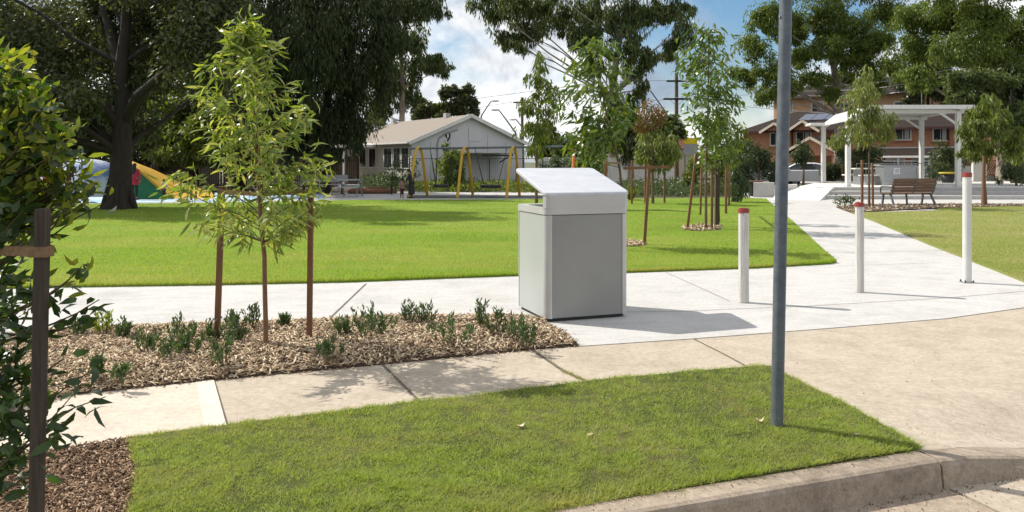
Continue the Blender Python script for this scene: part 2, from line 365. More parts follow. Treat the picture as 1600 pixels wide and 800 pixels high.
def strip(mb, pts, w, z, m):
    """A thin flat line along world points (joints in concrete)."""
    pts = [Vector((p[0], p[1], 0)) for p in pts]
    L = []; 
    for i, p in enumerate(pts):
        t = (pts[min(i+1, len(pts)-1)]-pts[max(i-1, 0)]).normalized(); s_ = Vector((-t.y, t.x, 0))*w/2
        L += [(p.x+s_.x, p.y+s_.y, z), (p.x-s_.x, p.y-s_.y, z)]
    mb.add(L, [(2*i+1, 2*i+3, 2*i+2, 2*i) for i in range(len(pts)-1)], m)

# ------------------------------------------------------------------ leaves, blades, chips
def unit(a): return a/np.maximum(1e-9, np.linalg.norm(a, axis=1, keepdims=True))
def leaves_np(c, ax, L, W, kind='quad', roll=None):
    n = len(c); ax = unit(ax)
    rnd = unit(RNG.normal(size=(n, 3)))
    if roll is not None: rnd = unit(rnd*(1-roll)+np.array([0, 0, 1.0])*roll)
    side = unit(np.cross(ax, rnd)); nr = np.cross(side, ax)
    L = np.asarray(L).reshape(-1, 1); W = np.asarray(W).reshape(-1, 1)
    i = np.arange(n, dtype=np.int32)[:, None]
    if kind == 'quad':
        V = np.stack([c, c+ax*L*.45+side*W*.5, c+ax*L-nr*L*.12, c+ax*L*.45-side*W*.5], 1).reshape(-1, 3)
        return V, [np.concatenate([i*4, i*4+1, i*4+2, i*4+3], 1)]
    curl = RNG.uniform(.05, .28, (n, 1))*L
    m1 = c+ax*L*.3+nr*curl*.25; m2 = c+ax*L*.68; tip = c+ax*L-nr*curl
    f = W*.12
    V = np.stack([c, m1+side*W*.5+nr*f, m1-side*W*.5+nr*f, m2+side*W*.4+nr*f, m2-side*W*.4+nr*f, tip], 1).reshape(-1, 3)
    o = i*6
    return V, [np.concatenate([o, o+2, o+1], 1), np.concatenate([o+1, o+2, o+4, o+3], 1), np.concatenate([o+3, o+4, o+5], 1)]
def ball(n, c, r, shell=.0):
    d = unit(RNG.normal(size=(n, 3))); q = RNG.uniform(shell, 1, (n, 1))**(1/2.2)
    return np.asarray(c)+d*q*np.asarray(r), d

def sample_px(poly, n, z=0.0, wmax=None):
    """Ground points spread over a polygon given in photo pixels, denser near the viewer."""
    xs = [p[0] for p in poly]; ys = [p[1] for p in poly]; X = []; Y = []; got = 0
    while got < n:
        x = RNG.uniform(min(xs), max(xs), n); y = RNG.uniform(min(ys), max(ys), n); k = inpoly(x, y, poly)
        X.append(x[k]); Y.append(y[k]); got += k.sum()
    x = np.concatenate(X)[:n]; y = np.concatenate(Y)[:n]; d = F*(H-z)/(y-HY)
    return np.stack([(x-800)*d/F, d], 1)
def blades(name, pts, zf, mat, hgt, wid, lean=.6, grow=0.0):
    n = len(pts); d = pts[:, 1]; z = zf(pts)
    h = RNG.uniform(.55, 1.25, n)*hgt; w = np.maximum(wid, d*grow)*RNG.uniform(.7, 1.3, n)
    a = RNG.uniform(0, 2*np.pi, n); t = RNG.uniform(0, 2*np.pi, n); l = h*RNG.uniform(.1, lean, n)*1.3
    b = np.stack([pts[:, 0], pts[:, 1], z-.004], 1); s = np.stack([np.cos(a), np.sin(a), 0*a], 1)*w[:, None]/2
    tip = b+np.stack([np.cos(t)*l, np.sin(t)*l, h], 1)
    V = np.stack([b-s, b+s, tip], 1).reshape(-1, 3); i = np.arange(n, dtype=np.int32)[:, None]*3
    o = link(name, mesh_np(name, V, [np.concatenate([i, i+1, i+2], 1)]), mat); return tag(o, kind='stuff')
def chips(name, pts, z, mat, Lr=(.02, .055), Wr=(.006, .016), tilt=.5):
    n = len(pts); L = RNG.uniform(*Lr, n); W = RNG.uniform(*Wr, n); T = RNG.uniform(.002, .006, n)
    a = RNG.uniform(0, 2*np.pi, n); ax = np.stack([np.cos(a), np.sin(a), RNG.normal(0, tilt, n)], 1); ax = unit(ax)
    s = unit(np.cross(ax, np.stack([RNG.normal(0, .35, n), RNG.normal(0, .35, n), np.ones(n)], 1))); u = np.cross(s, ax)
    c = np.stack([pts[:, 0], pts[:, 1], z], 1); V = []
    for k, (sx, sy, sz) in enumerate([(x, y, q) for q in (-1, 1) for y in (-1, 1) for x in (-1, 1)]):
        taper = .55 if sx > 0 else 1
        V.append(c+ax*(sx*L/2)[:, None]+s*(sy*taper*W/2)[:, None]+u*(sz*T/2)[:, None])
    V = np.stack(V, 1).reshape(-1, 3); i = np.arange(n, dtype=np.int32)[:, None]*8
    fs = np.concatenate([np.concatenate([i+k for k in f], 1) for f in [(0, 2, 3, 1), (4, 5, 7, 6), (0, 1, 5, 4), (2, 6, 7, 3), (0, 4, 6, 2), (1, 3, 7, 5)]])
    o = link(name, mesh_np(name, V, [fs]), mat); return tag(o, kind='stuff')

# ------------------------------------------------------------------ trees
def wob(p0, p1, k, amp):
    p0, p1 = Vector(p0), Vector(p1); out = []; L = (p1-p0).length
    o = Vector((random.uniform(-1, 1), random.uniform(-1, 1), random.uniform(-.3, .6)))*amp*L
    for i in range(k+1):
        t = i/k; out.append(p0.lerp(p1, t)+o*math.sin(math.pi*t)+Vector((random.uniform(-1, 1), random.uniform(-1, 1), random.uniform(-1, 1)))*amp*.15*L*(0 < i < k))
    return out
def tree(name, label, group, base, trunk, r0, r1, clumps, n_leaf, L, W, bark, leaf, droop=.3, sub=9, kind='quad', shell=.35, subr=.42, twigs=4, br=.3, cat='tree', spreadk=.5):
    """trunk: world points from base up; clumps: (centre, radii) in world; leaves gather in small clusters through each clump."""
    t = thing(name, label, cat, base, 0, group); mb = MB()
    pts = [Vector(p) for p in trunk]; k = len(pts)
    rad = [r0+(r1-r0)*(i/(k-1))**.8 for i in range(k)]; rad[0] *= 1.25
    mb.tube(pts, rad, 9)
    vol = np.array([(r[0]*r[2])**.9 for c, r in clumps]); vol = vol/vol.sum()
    CC = []; AX = []
    for (c, r), v in zip(clumps, vol):
        c = Vector(c); cand = [(abs(p.z-(c.z-.75*math.hypot(p.x-c.x, p.y-c.y))), i) for i, p in enumerate(pts)]
        i = min(cand)[1]; i = max(i, k//3); rb = max(r1*.5, rad[i]*br)
        path = wob(pts[i], c, 5, .10); mb.tube(path, [rb*(1-.75*j/5) for j in range(6)], 6)
        nl = max(8, int(n_leaf*v)); ns = max(3, int(sub*(.6+.8*random.random())))
        sc = np.array(c)+RNG.normal(size=(ns, 3))*np.array(r)*spreadk
        for j in range(min(ns, twigs)):
            mb.tube(wob(path[3+j % 3], sc[j], 3, .12), [rb*.26, rb*.18, rb*.12, rb*.06], 4)
        w = RNG.lognormal(0, .7, ns); w = (w/w.sum()*nl*.9).astype(int)
        m_ = nl//12; pd = RNG.normal(size=(m_, 3)); pd *= np.minimum(1, 1.5/np.maximum(1e-6, np.linalg.norm(pd, axis=1)))[:, None]; CC.append(np.array(c)+pd*np.array(r)*.62); AX.append(pd*.3+RNG.normal(size=(m_, 3))*.5*(1-droop)+np.array([0, 0, -1.6])*droop)
        for s_, m_ in zip(sc, w):
            if m_ < 1: continue
            rr = np.array(r)*subr*random.uniform(.55, 1.45)*(m_*ns/nl)**.33*np.array([1, 1, 1+.7*droop])
            pd = RNG.normal(size=(m_, 3)); pl_ = np.linalg.norm(pd, axis=1, keepdims=True); pd = pd/pl_; pc = np.asarray(s_)+pd*np.minimum(pl_, 2.1)*rr*.52
            CC.append(pc); AX.append(pd*.5+RNG.normal(size=(m_, 3))*.5*(1-droop)+np.array([0, 0, -1.6])*droop)
    CC = np.concatenate(CC); AX = np.concatenate(AX); n = len(CC)
    o = Vector(base)
    Ls = RNG.uniform(.6, 1.25, n)*L; Ws = RNG.uniform(.7, 1.25, n)*W
    mb.build('trunk', bark, t, world=True)
    V, fs = leaves_np(CC-np.array(o), AX, Ls, Ws, kind)
    link('crown', mesh_np('crown', V, fs), leaf, t)
    return t
def pxc(d, lst, spread=.5, flat=.85):
    out = []
    for (x, y, rx, ry) in lst:
        r = (rx+ry)/2*d/F
        out.append((P(x, y, d+random.uniform(-1, 1)*spread), (rx*d/F, r*flat, ry*d/F)))
    return out
def trunkpx(d, lst): return [P(x, y, d) if y is not None else P(x, HY+F*H/d, d) for x, y in lst]

def branchy(t, trunk, specs, leaf_n, L, W, bark, leafm, droop, kind='long', twig='twig', jitter=.04, r=.006, roll=None):
    """Leafy shoots: each spec (start, end, n) is a thin branch with leaves all along its outer part."""
    mb = MB(); CC = []; AX = []; o = rootloc(t)
    for (p0, p1, n) in specs:
        path = wob(p0, p1, 5, .12); mb.tube(path, [r*(1-.14*j) for j in range(6)], 5)
        Lb = (Vector(p1)-Vector(p0)).length
        for _ in range(n):
            u = random.uniform(.22, 1)**.8*5; i = min(4, int(u)); q = path[i].lerp(path[i+1], u-i)
            dirb = (path[i+1]-path[i]).normalized()
            CC.append(q+Vector((random.gauss(0, jitter), random.gauss(0, jitter), random.gauss(0, jitter))))
            AX.append(dirb*.6+Vector((random.gauss(0, .6), random.gauss(0, .6), random.gauss(0, .45)-droop)))
    CC = np.array([tuple(v-o) for v in CC]); AX = np.array([tuple(a) for a in AX]); n = len(CC)
    V, fs = leaves_np(CC, AX, RNG.uniform(.6, 1.2, n)*L, RNG.uniform(.7, 1.25, n)*W, kind, roll)
    return mb, mesh_np('crown', V, fs)
def with_twigs(mb, m2):
    """Branches grow out of the trunk: one mesh, second material slot."""
    o = len(mb.v); mb.v += m2.v; mb.f += [tuple(o+i for i in f) for f in m2.f]; mb.m += [1]*len(m2.f); mb.sm += m2.sm; return mb
def stake(px_base, py_base, px_top, py_top, label, group, w=.05, mat='stake', strap_to=None, z_strap=None, d=None):
    b = G(px_base, py_base) if d is None else P(px_base, HY+F*H/d, d)
    tp = P(px_top, py_top, b.y); t = thing('timber_stake', label, 'stake', b, 0, group)
    mb = MB(); mb.beam(b-Vector((0, 0, .1)), tp, w, w*.9); mb.build('post', mat, t, world=True, bevel=.003)
    if strap_to is not None:
        s_ = b.lerp(tp, (z_strap-b.z)/(tp.z-b.z)); q = Vector((strap_to[0], strap_to[1], z_strap-.01)); m2 = MB()
        dv = (q-s_).normalized(); sd = Vector((-dv.y, dv.x, 0))*.012
        m2.beam(s_+sd*2.2, q+sd, .005, .032); m2.beam(s_-sd*2.2, q-sd, .005, .032)
        m2.box(s_, (w+.012, w*.9+.012, .05)); m2.build('tie', 'strap', t, world=True)
    return t
# ================================================================== GROUND
K0 = Vector((.145, 3.618)); KU = Vector((.940, .340)).normalized(); KN = Vector((KU.y, -KU.x))   # kerb line, along and towards the road
def K(s, off=0.0): p = K0+KU*s+KN*off; return (p.x, p.y)
def ks(x, y): q = Vector((x, y))-K0; return q.dot(KU), q.dot(KN)
def sstep(a, b, x):
    t = min(1, max(0, (x-a)/(b-a))); return t*t*(3-2*t)
def drop(s): return -.088*sstep(2.22, 3.15, s)
def zdrv(x, y):
    s, o = ks(x, y); return drop(s)*sstep(-.75, 0, o)

tag(sheet('terrain', [(-400, -300), (500, -300), (500, 600), (-400, 600)], -.22, 'earth', skirt=0), kind='structure')
sheet('park_ground', [K(-30, -.3), K(-1, -.3), K(2.0, -.9), K(8, -.9), K(30, -.9), (150, 60), (150, 160), (-150, 160), (-150, 0)], -.03, 'park', skirt=.18)

NEWC = [tuple(G(x, y)[:2]) for x, y in [(-900, 660), (-100, 600), (400, 545), (835, 544), (905, 540.5), (1085, 528.5), (1300, 512), (1480, 497), (1600, 480), (1900, 440)]]+[(45, 14), (45, 60), (-16, 60), (-16, 10)]
def newjoints(mb):
    z = -.0012
    for a, w in (([(572, 443), (510, 502)], .022), ([(980, 487), (1060, 486), (1260, 478), (1480, 465), (1600, 455)], .009),
                 ([(1040, 425), (1140, 470)], .008), ([(1310, 415), (1470, 410)], .008), ([(1237, 345), (1345, 343)], .012), ([(1265, 370), (1420, 366)], .012),
                 ([(1215, 326), (1300, 325)], .014), ([(1290, 395), (1480, 391)], .012)):
        strip(mb, [G(x, y) for x, y in a], w, z, 1)
sheet('new_path', NEWC, -.004, ['conc_new', 'joint'], extra=(newjoints,))

BK = [G(x, y)[:2] for x, y in [(110, 618), (335, 594), (600, 569), (835, 546), (905, 541.5), (1085, 529.5), (1300, 513), (1480, 498), (1600, 481), (1900, 441)]]
OLD = [(-11, 2.25), (-7, 3.93)]+[tuple(p) for p in BK]+[(15, 13.5), K(16, 0), K(8, 0)]+[K(s_, 0) for s_ in np.linspace(4, 2, 9)]+[K(-12, 0)]
def oldjoints(mb):
    z = .0035
    for a, w in (([(597, 569), (640, 612), (668, 640)], .02), ([(832, 547), (880, 580), (932, 603)], .028), ([(1083, 529.5), (1130, 553), (1178, 579)], .014), ([(334, 594), (358, 676)], .016)):
        strip(mb, [G(x, y) for x, y in a], w, z, 1)
    strip(mb, [G(x, y, -.03) for x, y in [(1440, 703), (1500, 702), (1600, 703)]], .006, -.02, 1)
    strip(mb, [(p[0], p[1]) for p in BK[3:]], .013, .0036, 1)
sheet('old_footpath', OLD, 0.0, ['conc_old', 'joint'], step=.22, zf=zdrv, skirt=.08, extra=(oldjoints,))
def slabstrip(mb):
    q = px_poly([(306, 597.2), (334, 594.2), (357, 678), (322, 682)]); mb.add([(x, y, .0075) for x, y in q], [(0, 1, 2, 3)][0:1], 1)
sheet('new_footpath_slab', px_poly([(-500, 700), (110, 618.5), (334, 594.2), (357, 678), (357, 690), (60, 730), (-500, 830)]), .0035, ['conc_slab', 'conc_strip'], skirt=.02, extra=(slabstrip,))

# kerb: full-height length, then the laid-back length across the driveway
def kerbrun(name, s0, s1, n):
    mb = MB(); rings = []
    for i in range(n+1):
        s = s0+(s1-s0)*i/n; d = drop(s); low = -.155
        jit = .004*noise.noise(Vector((s*3, 0, 0)))
        prof = [(0.0, low-.1), (0.0, d+.004), (.118, d+.002+jit), (.138, d-.008), (.15+jit, d-.028), (.165+.05*min(1, -d/.088), low+.0), (.165, low-.1)]
        rings.append([(*K(s, o_), z) for o_, z in prof])
    mb.loft(rings, 0, False); tag(mb.build(name, 'conc_kerb', bevel=0), kind='structure')
kerbrun('kerb', -14, 2.212, 90); kerbrun('driveway_kerb', 2.226, 16, 60)
def gutter(mb):
    pass
def gz(x, y): return -.02*min(1, max(0, (ks(x, y)[1]-.16)/.4))
sheet('gutter', [K(-14, .15), K(2.24, .15), K(2.27, .62), K(-14, .62)], -.145, 'conc_kerb', step=.3, zf=gz, skirt=.05)
sheet('gutter', [K(2.262, .15), K(16, .15), K(16, .62), K(2.292, .62)], -.145, 'conc_old', step=.3, zf=gz, skirt=.05)
sheet('road', [K(-30, .625), K(60, .625), (120, -60), (-120, -60)], -.165, 'asphalt', skirt=.02)

# lawns
LAWN = [(-900, 474), (-200, 456), (90, 449), (330, 445.5), (540, 441), (805, 431), (980, 426), (1180, 419), (1296, 412.5), (1306, 410), (1303, 404), (1290, 394), (1262, 368), (1237, 345), (1215, 327), (1197, 311), (1165, 309.5), (975, 311), (800, 312), (560, 313), (300, 318), (0, 320), (-900, 322)]
RLAWN = [(1330, 333), (1365, 346), (1455, 384), (1545, 419), (1600, 441), (1750, 470), (1900, 438), (1900, 322), (1600, 322), (1470, 324), (1460, 330)]
sheet('lawn', px_poly(LAWN), .022, 'lawn', skirt=.04)
sheet('right_lawn', px_poly(RLAWN), .022, 'lawn_dry', skirt=.04)
zl = lambda p: np.full(len(p), .022)
# thin the grass towards lawn edges only by its own outline; blades grow where they stand
blades('lawn_grass', sample_px(LAWN, 300000), zl, 'blade_lawn', .034, .004, .8, .00062)
blades('right_lawn_grass', sample_px(RLAWN, 60000), zl, 'blade_dry', .03, .004, .8, .0006)
edge = [p for p in LAWN[:10]]
EP = []
for (a, b) in zip(edge[1:-1], edge[2:]):
    A, B = G(*a), G(*b); k = int((B-A).length*900)
    for _ in range(k):
        q = A.lerp(B, random.random()); EP.append((q.x+random.gauss(0, .01), q.y+random.uniform(-.02, .05)))
blades('lawn_edge_grass', np.array(EP), zl, 'blade_lawn', .05, .006, .9, .0006)

# verge
VERGE = [tuple(G(x, y)[:2]) for x, y in [(200, 691), (355, 673), (500, 655), (660, 635), (800, 618), (930, 601), (1060, 589), (1190, 577.5), (1205, 579), (1224, 590), (1300, 628), (1380, 671), (1436, 702)]]+[K(2.12, -.012)]+[K(s_, -.012) for s_ in np.linspace(1.9, -2.0, 9)]+[tuple(G(x, y)[:2]) for x, y in [(200, 860), (206, 800), (214, 745)]]
def zv(x, y):
    s, o_ = ks(x, y); e = min(1, max(0, -o_/.25)); b_ = .016+.02*e
    return b_+.012*noise.noise(Vector((x*1.7, y*1.7, 0)))+.006*noise.noise(Vector((x*6, y*6, 3)))
sheet('verge', VERGE, 0.0, 'verge', step=.09, zf=zv, skirt=.06)
VPX = [(196, 690), (355, 671), (500, 653), (660, 633), (800, 616), (930, 599), (1060, 587), (1190, 575), (1206, 577), (1226, 589), (1300, 626), (1380, 669), (1440, 704), (1330, 722), (1180, 746), (1010, 775), (850, 803), (850, 830), (196, 830), (204, 800), (212, 745)]
vp = sample_px(VPX, 300000)
nz = np.array([noise.noise(Vector((x*1.3, y*1.3, 9)))+.5*noise.noise(Vector((x*5, y*5, 2))) for x, y in vp])
keep = RNG.uniform(-.9, .9, len(vp)) < nz+.45
qx, qy = 800+F*vp[:, 0]/vp[:, 1], HY+F*H/vp[:, 1]
for (xa, ya), (xb, yb) in (((352, 674), (372, 800)), ((478, 658), (566, 806)), ((668, 636), (872, 806)), ((905, 606), (1065, 772)), ((1075, 588), (1260, 732)), ((840, 692), (960, 676)), ((1140, 664), (1230, 652))):
    t_ = (qy-ya)/(yb-ya); t_ = t_ if abs(yb-ya) > 30 else (qx-xa)/(xb-xa)
    dd_ = np.abs(qx-(xa+(xb-xa)*t_)) if abs(yb-ya) > 30 else np.abs(qy-(ya+(yb-ya)*t_))
    keep &= ~((dd_ < RNG.gamma(2, 2.2, len(vp))) & (t_ > 0) & (t_ < 1) & (RNG.random(len(vp)) < .8))
vp = vp[keep]
zvv = lambda p: np.array([zv(x, y) for x, y in p])
hs = np.array([.75+.55*noise.noise(Vector((x*9, y*9, 5)))+.35*noise.noise(Vector((x*30, y*30, 7))) for x, y in vp])
keep = RNG.random(len(vp)) < np.clip(hs*1.1, .25, 1)
vp, hs = vp[keep], hs[keep]
blades('verge_grass', vp, zvv, 'blade_verge', .026*np.clip(hs, .3, 1.6), .0042, 1.7)
EV = []
for a_, b_ in zip(VERGE[:13], VERGE[1:14]):
    A_, B_ = Vector(a_), Vector(b_); L_ = (B_-A_).length; nn = Vector((-(B_-A_).y, (B_-A_).x))/L_
    for _ in range(int(L_*1100)):
        q = A_.lerp(B_, random.random()); q += nn*random.gauss(-.012, .016)*(1+1.2*max(0, noise.noise(Vector((q.x*2.5, q.y*2.5, 0))))); EV.append(tuple(q))
blades('verge_edge_grass', np.array(EV), lambda p: np.full(len(p), .008), 'blade_verge', .036, .0045, 1.8)
JG = []
for (a_, b_, n_) in (((838, 550), (884, 581), 60), ((880, 580), (934, 604), 320), ((600, 572), (668, 640), 40), ((1086, 531), (1178, 580), 40)):
    A_, B_ = G(*a_), G(*b_)
    for _ in range(n_): q = A_.lerp(B_, random.random()); JG.append((q.x+random.gauss(0, .012), q.y+random.gauss(0, .012)))
SG_ = []
for (xa, ya), (xb, yb) in (((352, 674), (372, 800)), ((478, 658), (566, 806)), ((668, 636), (872, 806)), ((905, 606), (1065, 772)), ((1075, 588), (1260, 732)), ((840, 692), (960, 676)), ((1140, 664), (1230, 652))):
    A_, B_ = G(xa, ya), G(xb, yb); L_ = (B_-A_).length
    for _ in range(int(L_*650)):
        u_ = random.random(); q = A_.lerp(B_, u_)
        if noise.noise(Vector((q.x*4, q.y*4, 6))) > -.15: SG_.append((q.x+random.gauss(0, .018), q.y+random.gauss(0, .014)))
blades('turf_seam_grass', np.array(SG_), zvv, 'blade_dry', .017, .005, 3.0)
blades('joint_grass', np.array(JG), lambda p: np.full(len(p), .004), 'blade_dry', .016, .005, 2.5)
# longer tufts along the kerb
TP = []
for s_, c_ in ((1.12, 90), (.52, 40), (.85, 30), (1.5, 30), (.1, 40), (1.95, 25)):
    for _ in range(c_):
        a = random.gauss(0, .045); p = K(s_+a, -.02+random.gauss(0, .018)); TP.append(p)
for _ in range(500): TP.append(K(random.uniform(-.6, 2.1), -.02+random.gauss(0, .012)))
blades('kerb_grass', np.array(TP), zvv, 'blade_lawn', .055, .005, 1.6)

# garden bed and mulch
BED = [(-300, 566), (60, 520), (230, 513), (400, 508), (600, 499), (720, 497), (838, 497), (880, 521), (904, 540.5), (835, 546.5), (600, 569.5), (335, 594.5), (110, 618.5), (-300, 668)]
bedw = px_poly(BED)
BE = np.array(bedw)
def edged(P_):
    P_ = np.atleast_2d(P_); best = np.full(len(P_), 9.0)
    for i in range(len(BE)):
        a, b = BE[i], BE[(i+1) % len(BE)]; ab = b-a
        t = np.clip(((P_-a)@ab)/(ab@ab), 0, 1); best = np.minimum(best, np.linalg.norm(P_-(a+t[:, None]*ab), axis=1))
    return best
def zbed(x, y): return float(.012+.07*np.clip(edged(np.array([[x, y]]))[0]/.35, 0, 1)**.7+.012*noise.noise(Vector((x*3, y*3, 1))))
sheet('garden_bed', bedw, 0.0, 'soil', step=.11, zf=zbed, skirt=.05)
cp = sample_px([(max(x, -60), y) if x < 0 else (x, y) for x, y in BED], 24000)
cp = np.concatenate([cp, cp[:1500]+RNG.normal(0, .04, (1500, 2))])
chips('bark_mulch', cp, np.array([zbed(x, y) for x, y in cp])+RNG.uniform(.0, .018, len(cp)), 'chip', (.018, .07), (.005, .017))
MUL = [(-400, 760), (-40, 722), (70, 711), (200, 691), (213, 745), (206, 800), (200, 860), (-400, 930)]
sheet('mulch_bed', px_poly(MUL), .014, 'soil', skirt=.03)
cp = sample_px([(-30, 722), (70, 711), (204, 690), (217, 745), (210, 800), (205, 815), (-30, 815)], 6500)
chips('dark_bark_mulch', cp, .018+RNG.uniform(0, .016, len(cp)), 'chip_dark', (.012, .045), (.004, .011))
# chips spilled on the footpath, grit in the gutter and along the kerb
sp1 = []
for a_, b_ in zip(BED[7:12], BED[8:13]):
    A_, B_ = G(*a_), G(*b_)
    for _ in range(int((B_-A_).length*26)): q = A_.lerp(B_, random.random()); sp1.append((q.x+random.gauss(0, .02), q.y-abs(random.gauss(0, .07))))
chips('spilled_mulch', np.array(sp1), np.full(len(sp1), .008), 'chip', (.012, .04), (.004, .01), .1)
gr = [K(random.uniform(-.6, 3.4), .165+abs(random.gauss(0, .05))+.01) for _ in range(420)]+[K(random.uniform(-.6, 3.0), random.uniform(.165, .6)) for _ in range(130)]
chips('gutter_grit', np.array(gr), np.array([-.143+gz(x, y)+.003 for x, y in gr]), 'chip_dark', (.003, .009), (.002, .006), .2)
gr = [K(random.uniform(-.6, 2.2), random.uniform(.0, .12)) for _ in range(45)]+[tuple(G(random.uniform(1240, 1600), random.uniform(560, 690))[:2]) for _ in range(60)]
chips('path_grit', np.array(gr), np.array([.007+zdrv(x, y) for x, y in gr]), 'chip', (.003, .010), (.002, .005), .2)
# mulch rings on the lawn, mulch by the bench
for nm, pts, n_ in (('tree_mulch', [(1066, 356), (1090, 352), (1128, 354), (1126, 361), (1092, 363), (1068, 361)], 260),
                    ('tree_mulch', [(950, 380), (980, 377), (1006, 380), (1008, 386), (970, 388), (948, 386)], 200),
                    ('bench_mulch', [(1306, 324), (1340, 320), (1470, 319), (1600, 319), (1600, 323), (1470, 326), (1400, 329), (1330, 333)], 700)):
    sheet(nm+'_bed', px_poly(pts), .026, 'soil', skirt=.01)
    q = sample_px(pts, n_); chips(nm, q, .034+RNG.uniform(0, .02, len(q)), 'chip', (.05, .11), (.02, .04))

# playground ground
sheet('softfall', px_poly([(-700, 322), (0, 319.5), (330, 315), (505, 311), (505, 302), (-700, 302)]), .006, 'soft_blue', skirt=.02)
sheet('playground_bark', [(-45, 39), (-7.5, 39.3), (-9.5, 50), (-45, 50)], .008, 'soil', skirt=.02)
sheet('swing_softfall', [tuple(P(x, 0, d)[:2]) for x, d in ((636, 33.2), (925, 33.2), (925, 36), (636, 36))], .008, 'dark', skirt=.02)
sheet('hall_garden', [tuple(P(x, 0, d)[:2]) for x, d in ((560, 40.5), (850, 39.8), (850, 50), (560, 44))], .012, 'park', skirt=.02)
sheet('border_bed', px_poly([(975, 310.5), (1165, 309), (1160, 300), (1130, 293), (1000, 293), (860, 293), (840, 302)]), .012, 'park', skirt=.02)

# ================================================================== BIN ENCLOSURE
TH = R(19.5); A = Vector((.33, 7.84)); bw, bt = .92, .84
U = Vector((math.cos(TH), math.sin(TH))); W_ = Vector((-U.y, U.x)); cen = A+U*bw/2+W_*bt/2
bin_ = thing('litter_bin', 'square grey metal bin enclosure with sloping lid, on the path beside the mulch bed', 'litter bin', (cen.x, cen.y, 0), TH)
hw, hd = bw/2, bt/2
def rrect(hx, hy, r, n=5):
    out = []
    for cx, cy, a0 in ((hx-r, hy-r, 0), (-hx+r, hy-r, 90), (-hx+r, -hy+r, 180), (hx-r, -hy+r, 270)):
        for i in range(n+1): a = R(a0+90*i/n); out.append((cx+r*math.cos(a), cy+r*math.sin(a)))
    return out
MB().prism(rrect(hw-.03, hd-.03, .05), .004, .035).build('plinth', 'black_metal', bin_)
r_ = .075
for sx, sy in ((-1, -1), (1, -1), (1, 1), (-1, 1)):
    a0 = {(1, 1): 0, (-1, 1): 90, (-1, -1): 180, (1, -1): 270}[(sx, sy)]
    cx, cy = sx*(hw-r_), sy*(hd-r_)
    arc = [(cx+r_*math.cos(R(a0+90*i/7)), cy+r_*math.sin(R(a0+90*i/7))) for i in range(8)]
    poly = arc+[(cx, cy)]
    MB().prism(poly, .03, 1.052, 0, False).build('corner_post', 'alu', bin_, bevel=.004)
pw, pd = hw-r_-.003, hd-r_-.003
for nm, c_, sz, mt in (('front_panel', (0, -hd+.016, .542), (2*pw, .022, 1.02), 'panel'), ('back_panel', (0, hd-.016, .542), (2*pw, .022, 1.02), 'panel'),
                       ('side_panel', (-hw+.016, 0, .542), (.022, 2*pd, 1.02), 'panel_lit'), ('side_panel', (hw-.016, 0, .542), (.022, 2*pd, 1.02), 'panel_lit')):
    MB().box(c_, sz).build(nm, mt, bin_, bevel=.003)
MB().prism(rrect(hw+.004, hd+.004, r_), 1.058, 1.125).build('top_ledge', 'alu', bin_, bevel=.02)
# hood: upright collar on the front and the lid rising to the back
mb = MB(); zc0, zc1 = 1.122, 1.24
outer = [(-hw-.004, -hd+.065), (-hw-.004, -hd+.05), (-hw+.012, -hd+.012), (-hw+.05, -hd-.006), (hw-.05, -hd-.006), (hw-.012, -hd+.012), (hw+.004, -hd+.05), (hw+.004, -hd+.065)]
inner = [(x*(1-.03/hw), y+.03) if abs(x) < hw-.02 else (x*(1-.03/hw), y) for x, y in outer]
mb.prism(outer+inner[::-1], zc0, zc1); mb.build('collar', 'alu', bin_, bevel=.004)
def lidz(y): return 1.236+(y+hd)*.268
mb = MB(); prof = []
pl = rrect(hw+.008, (bt+.05)/2, .06, 6); pl = [(x, y+.018) for x, y in pl]
vs = [(x, y, lidz(y)) for x, y in pl]+[(x, y, lidz(y)+.042) for x, y in pl]; n = len(pl)
mb.add(vs, [(i, (i+1) % n, n+(i+1) % n, n+i) for i in range(n)]+[tuple(range(n-1, -1, -1)), tuple(range(n, 2*n))])
mb.build('lid', 'lid', bin_, bevel=.012)
MB().box((-.22, 0, 1.122), (.36, .4, .014)).build('chute_dark', 'dark', bin_)  # dark plate stands in for the darkness of the chute opening

# ================================================================== BOLLARDS AND POLE
def ngon(r, n, ph=0): return [(r*math.cos(2*math.pi*i/n+ph), r*math.sin(2*math.pi*i/n+ph)) for i in range(n)]
for (px, py, pt, r, kind, lab) in ((1162, 472, 325, .059, 0, 'white eight-sided bollard with dull red cap, between grey bin and tall steel pole'),
                                   (1343, 456, 316, .053, 0, 'middle white bollard with a red cap, just right of the tall steel pole'),
                                   (1511, 441, 270, .054, 1, 'tallest white bollard, round with bright red band and bolted foot, by the right lawn')):
    g = G(px, py); h = H-(pt-HY)*g.y/F
    b = thing('bollard', lab, 'bollard', g, random.uniform(0, .3), 'white bollards across the path')
    if kind == 0:
        MB().prism(ngon(r, 8, R(22.5)), 0, h-.05).build('post', 'post_white', b, bevel=.004)
        MB().prism(ngon(r+.006, 16), h-.052, h-.012, sm=True).prism(ngon(r-.006, 16), h-.014, h).build('cap', 'red', b, bevel=.006)
        MB().tube([(0, -r*.93, h-.11), (0, -r*.93-.004, h-.11)], .007, 8).build('screw', 'steel', b)
    else:
        MB().tube([(0, 0, 0), (0, 0, h)], r, 20).build('post', 'post_smooth', b)
        MB().tube([(0, 0, h-.055), (0, 0, h+.003)], r+.005, 20).build('cap', 'red', b, bevel=.005)
        fl = MB().prism(ngon(.095, 4, R(45)), 0, .008).build('base_plate', 'steel', b)
        for a in range(4):
            q = ngon(.075, 4, R(45))[a]; MB().tube([(q[0], q[1], .004), (q[0], q[1], .03)], .011, 6).build('bolt', 'dark', b)
g = G(1213, 667, .03)
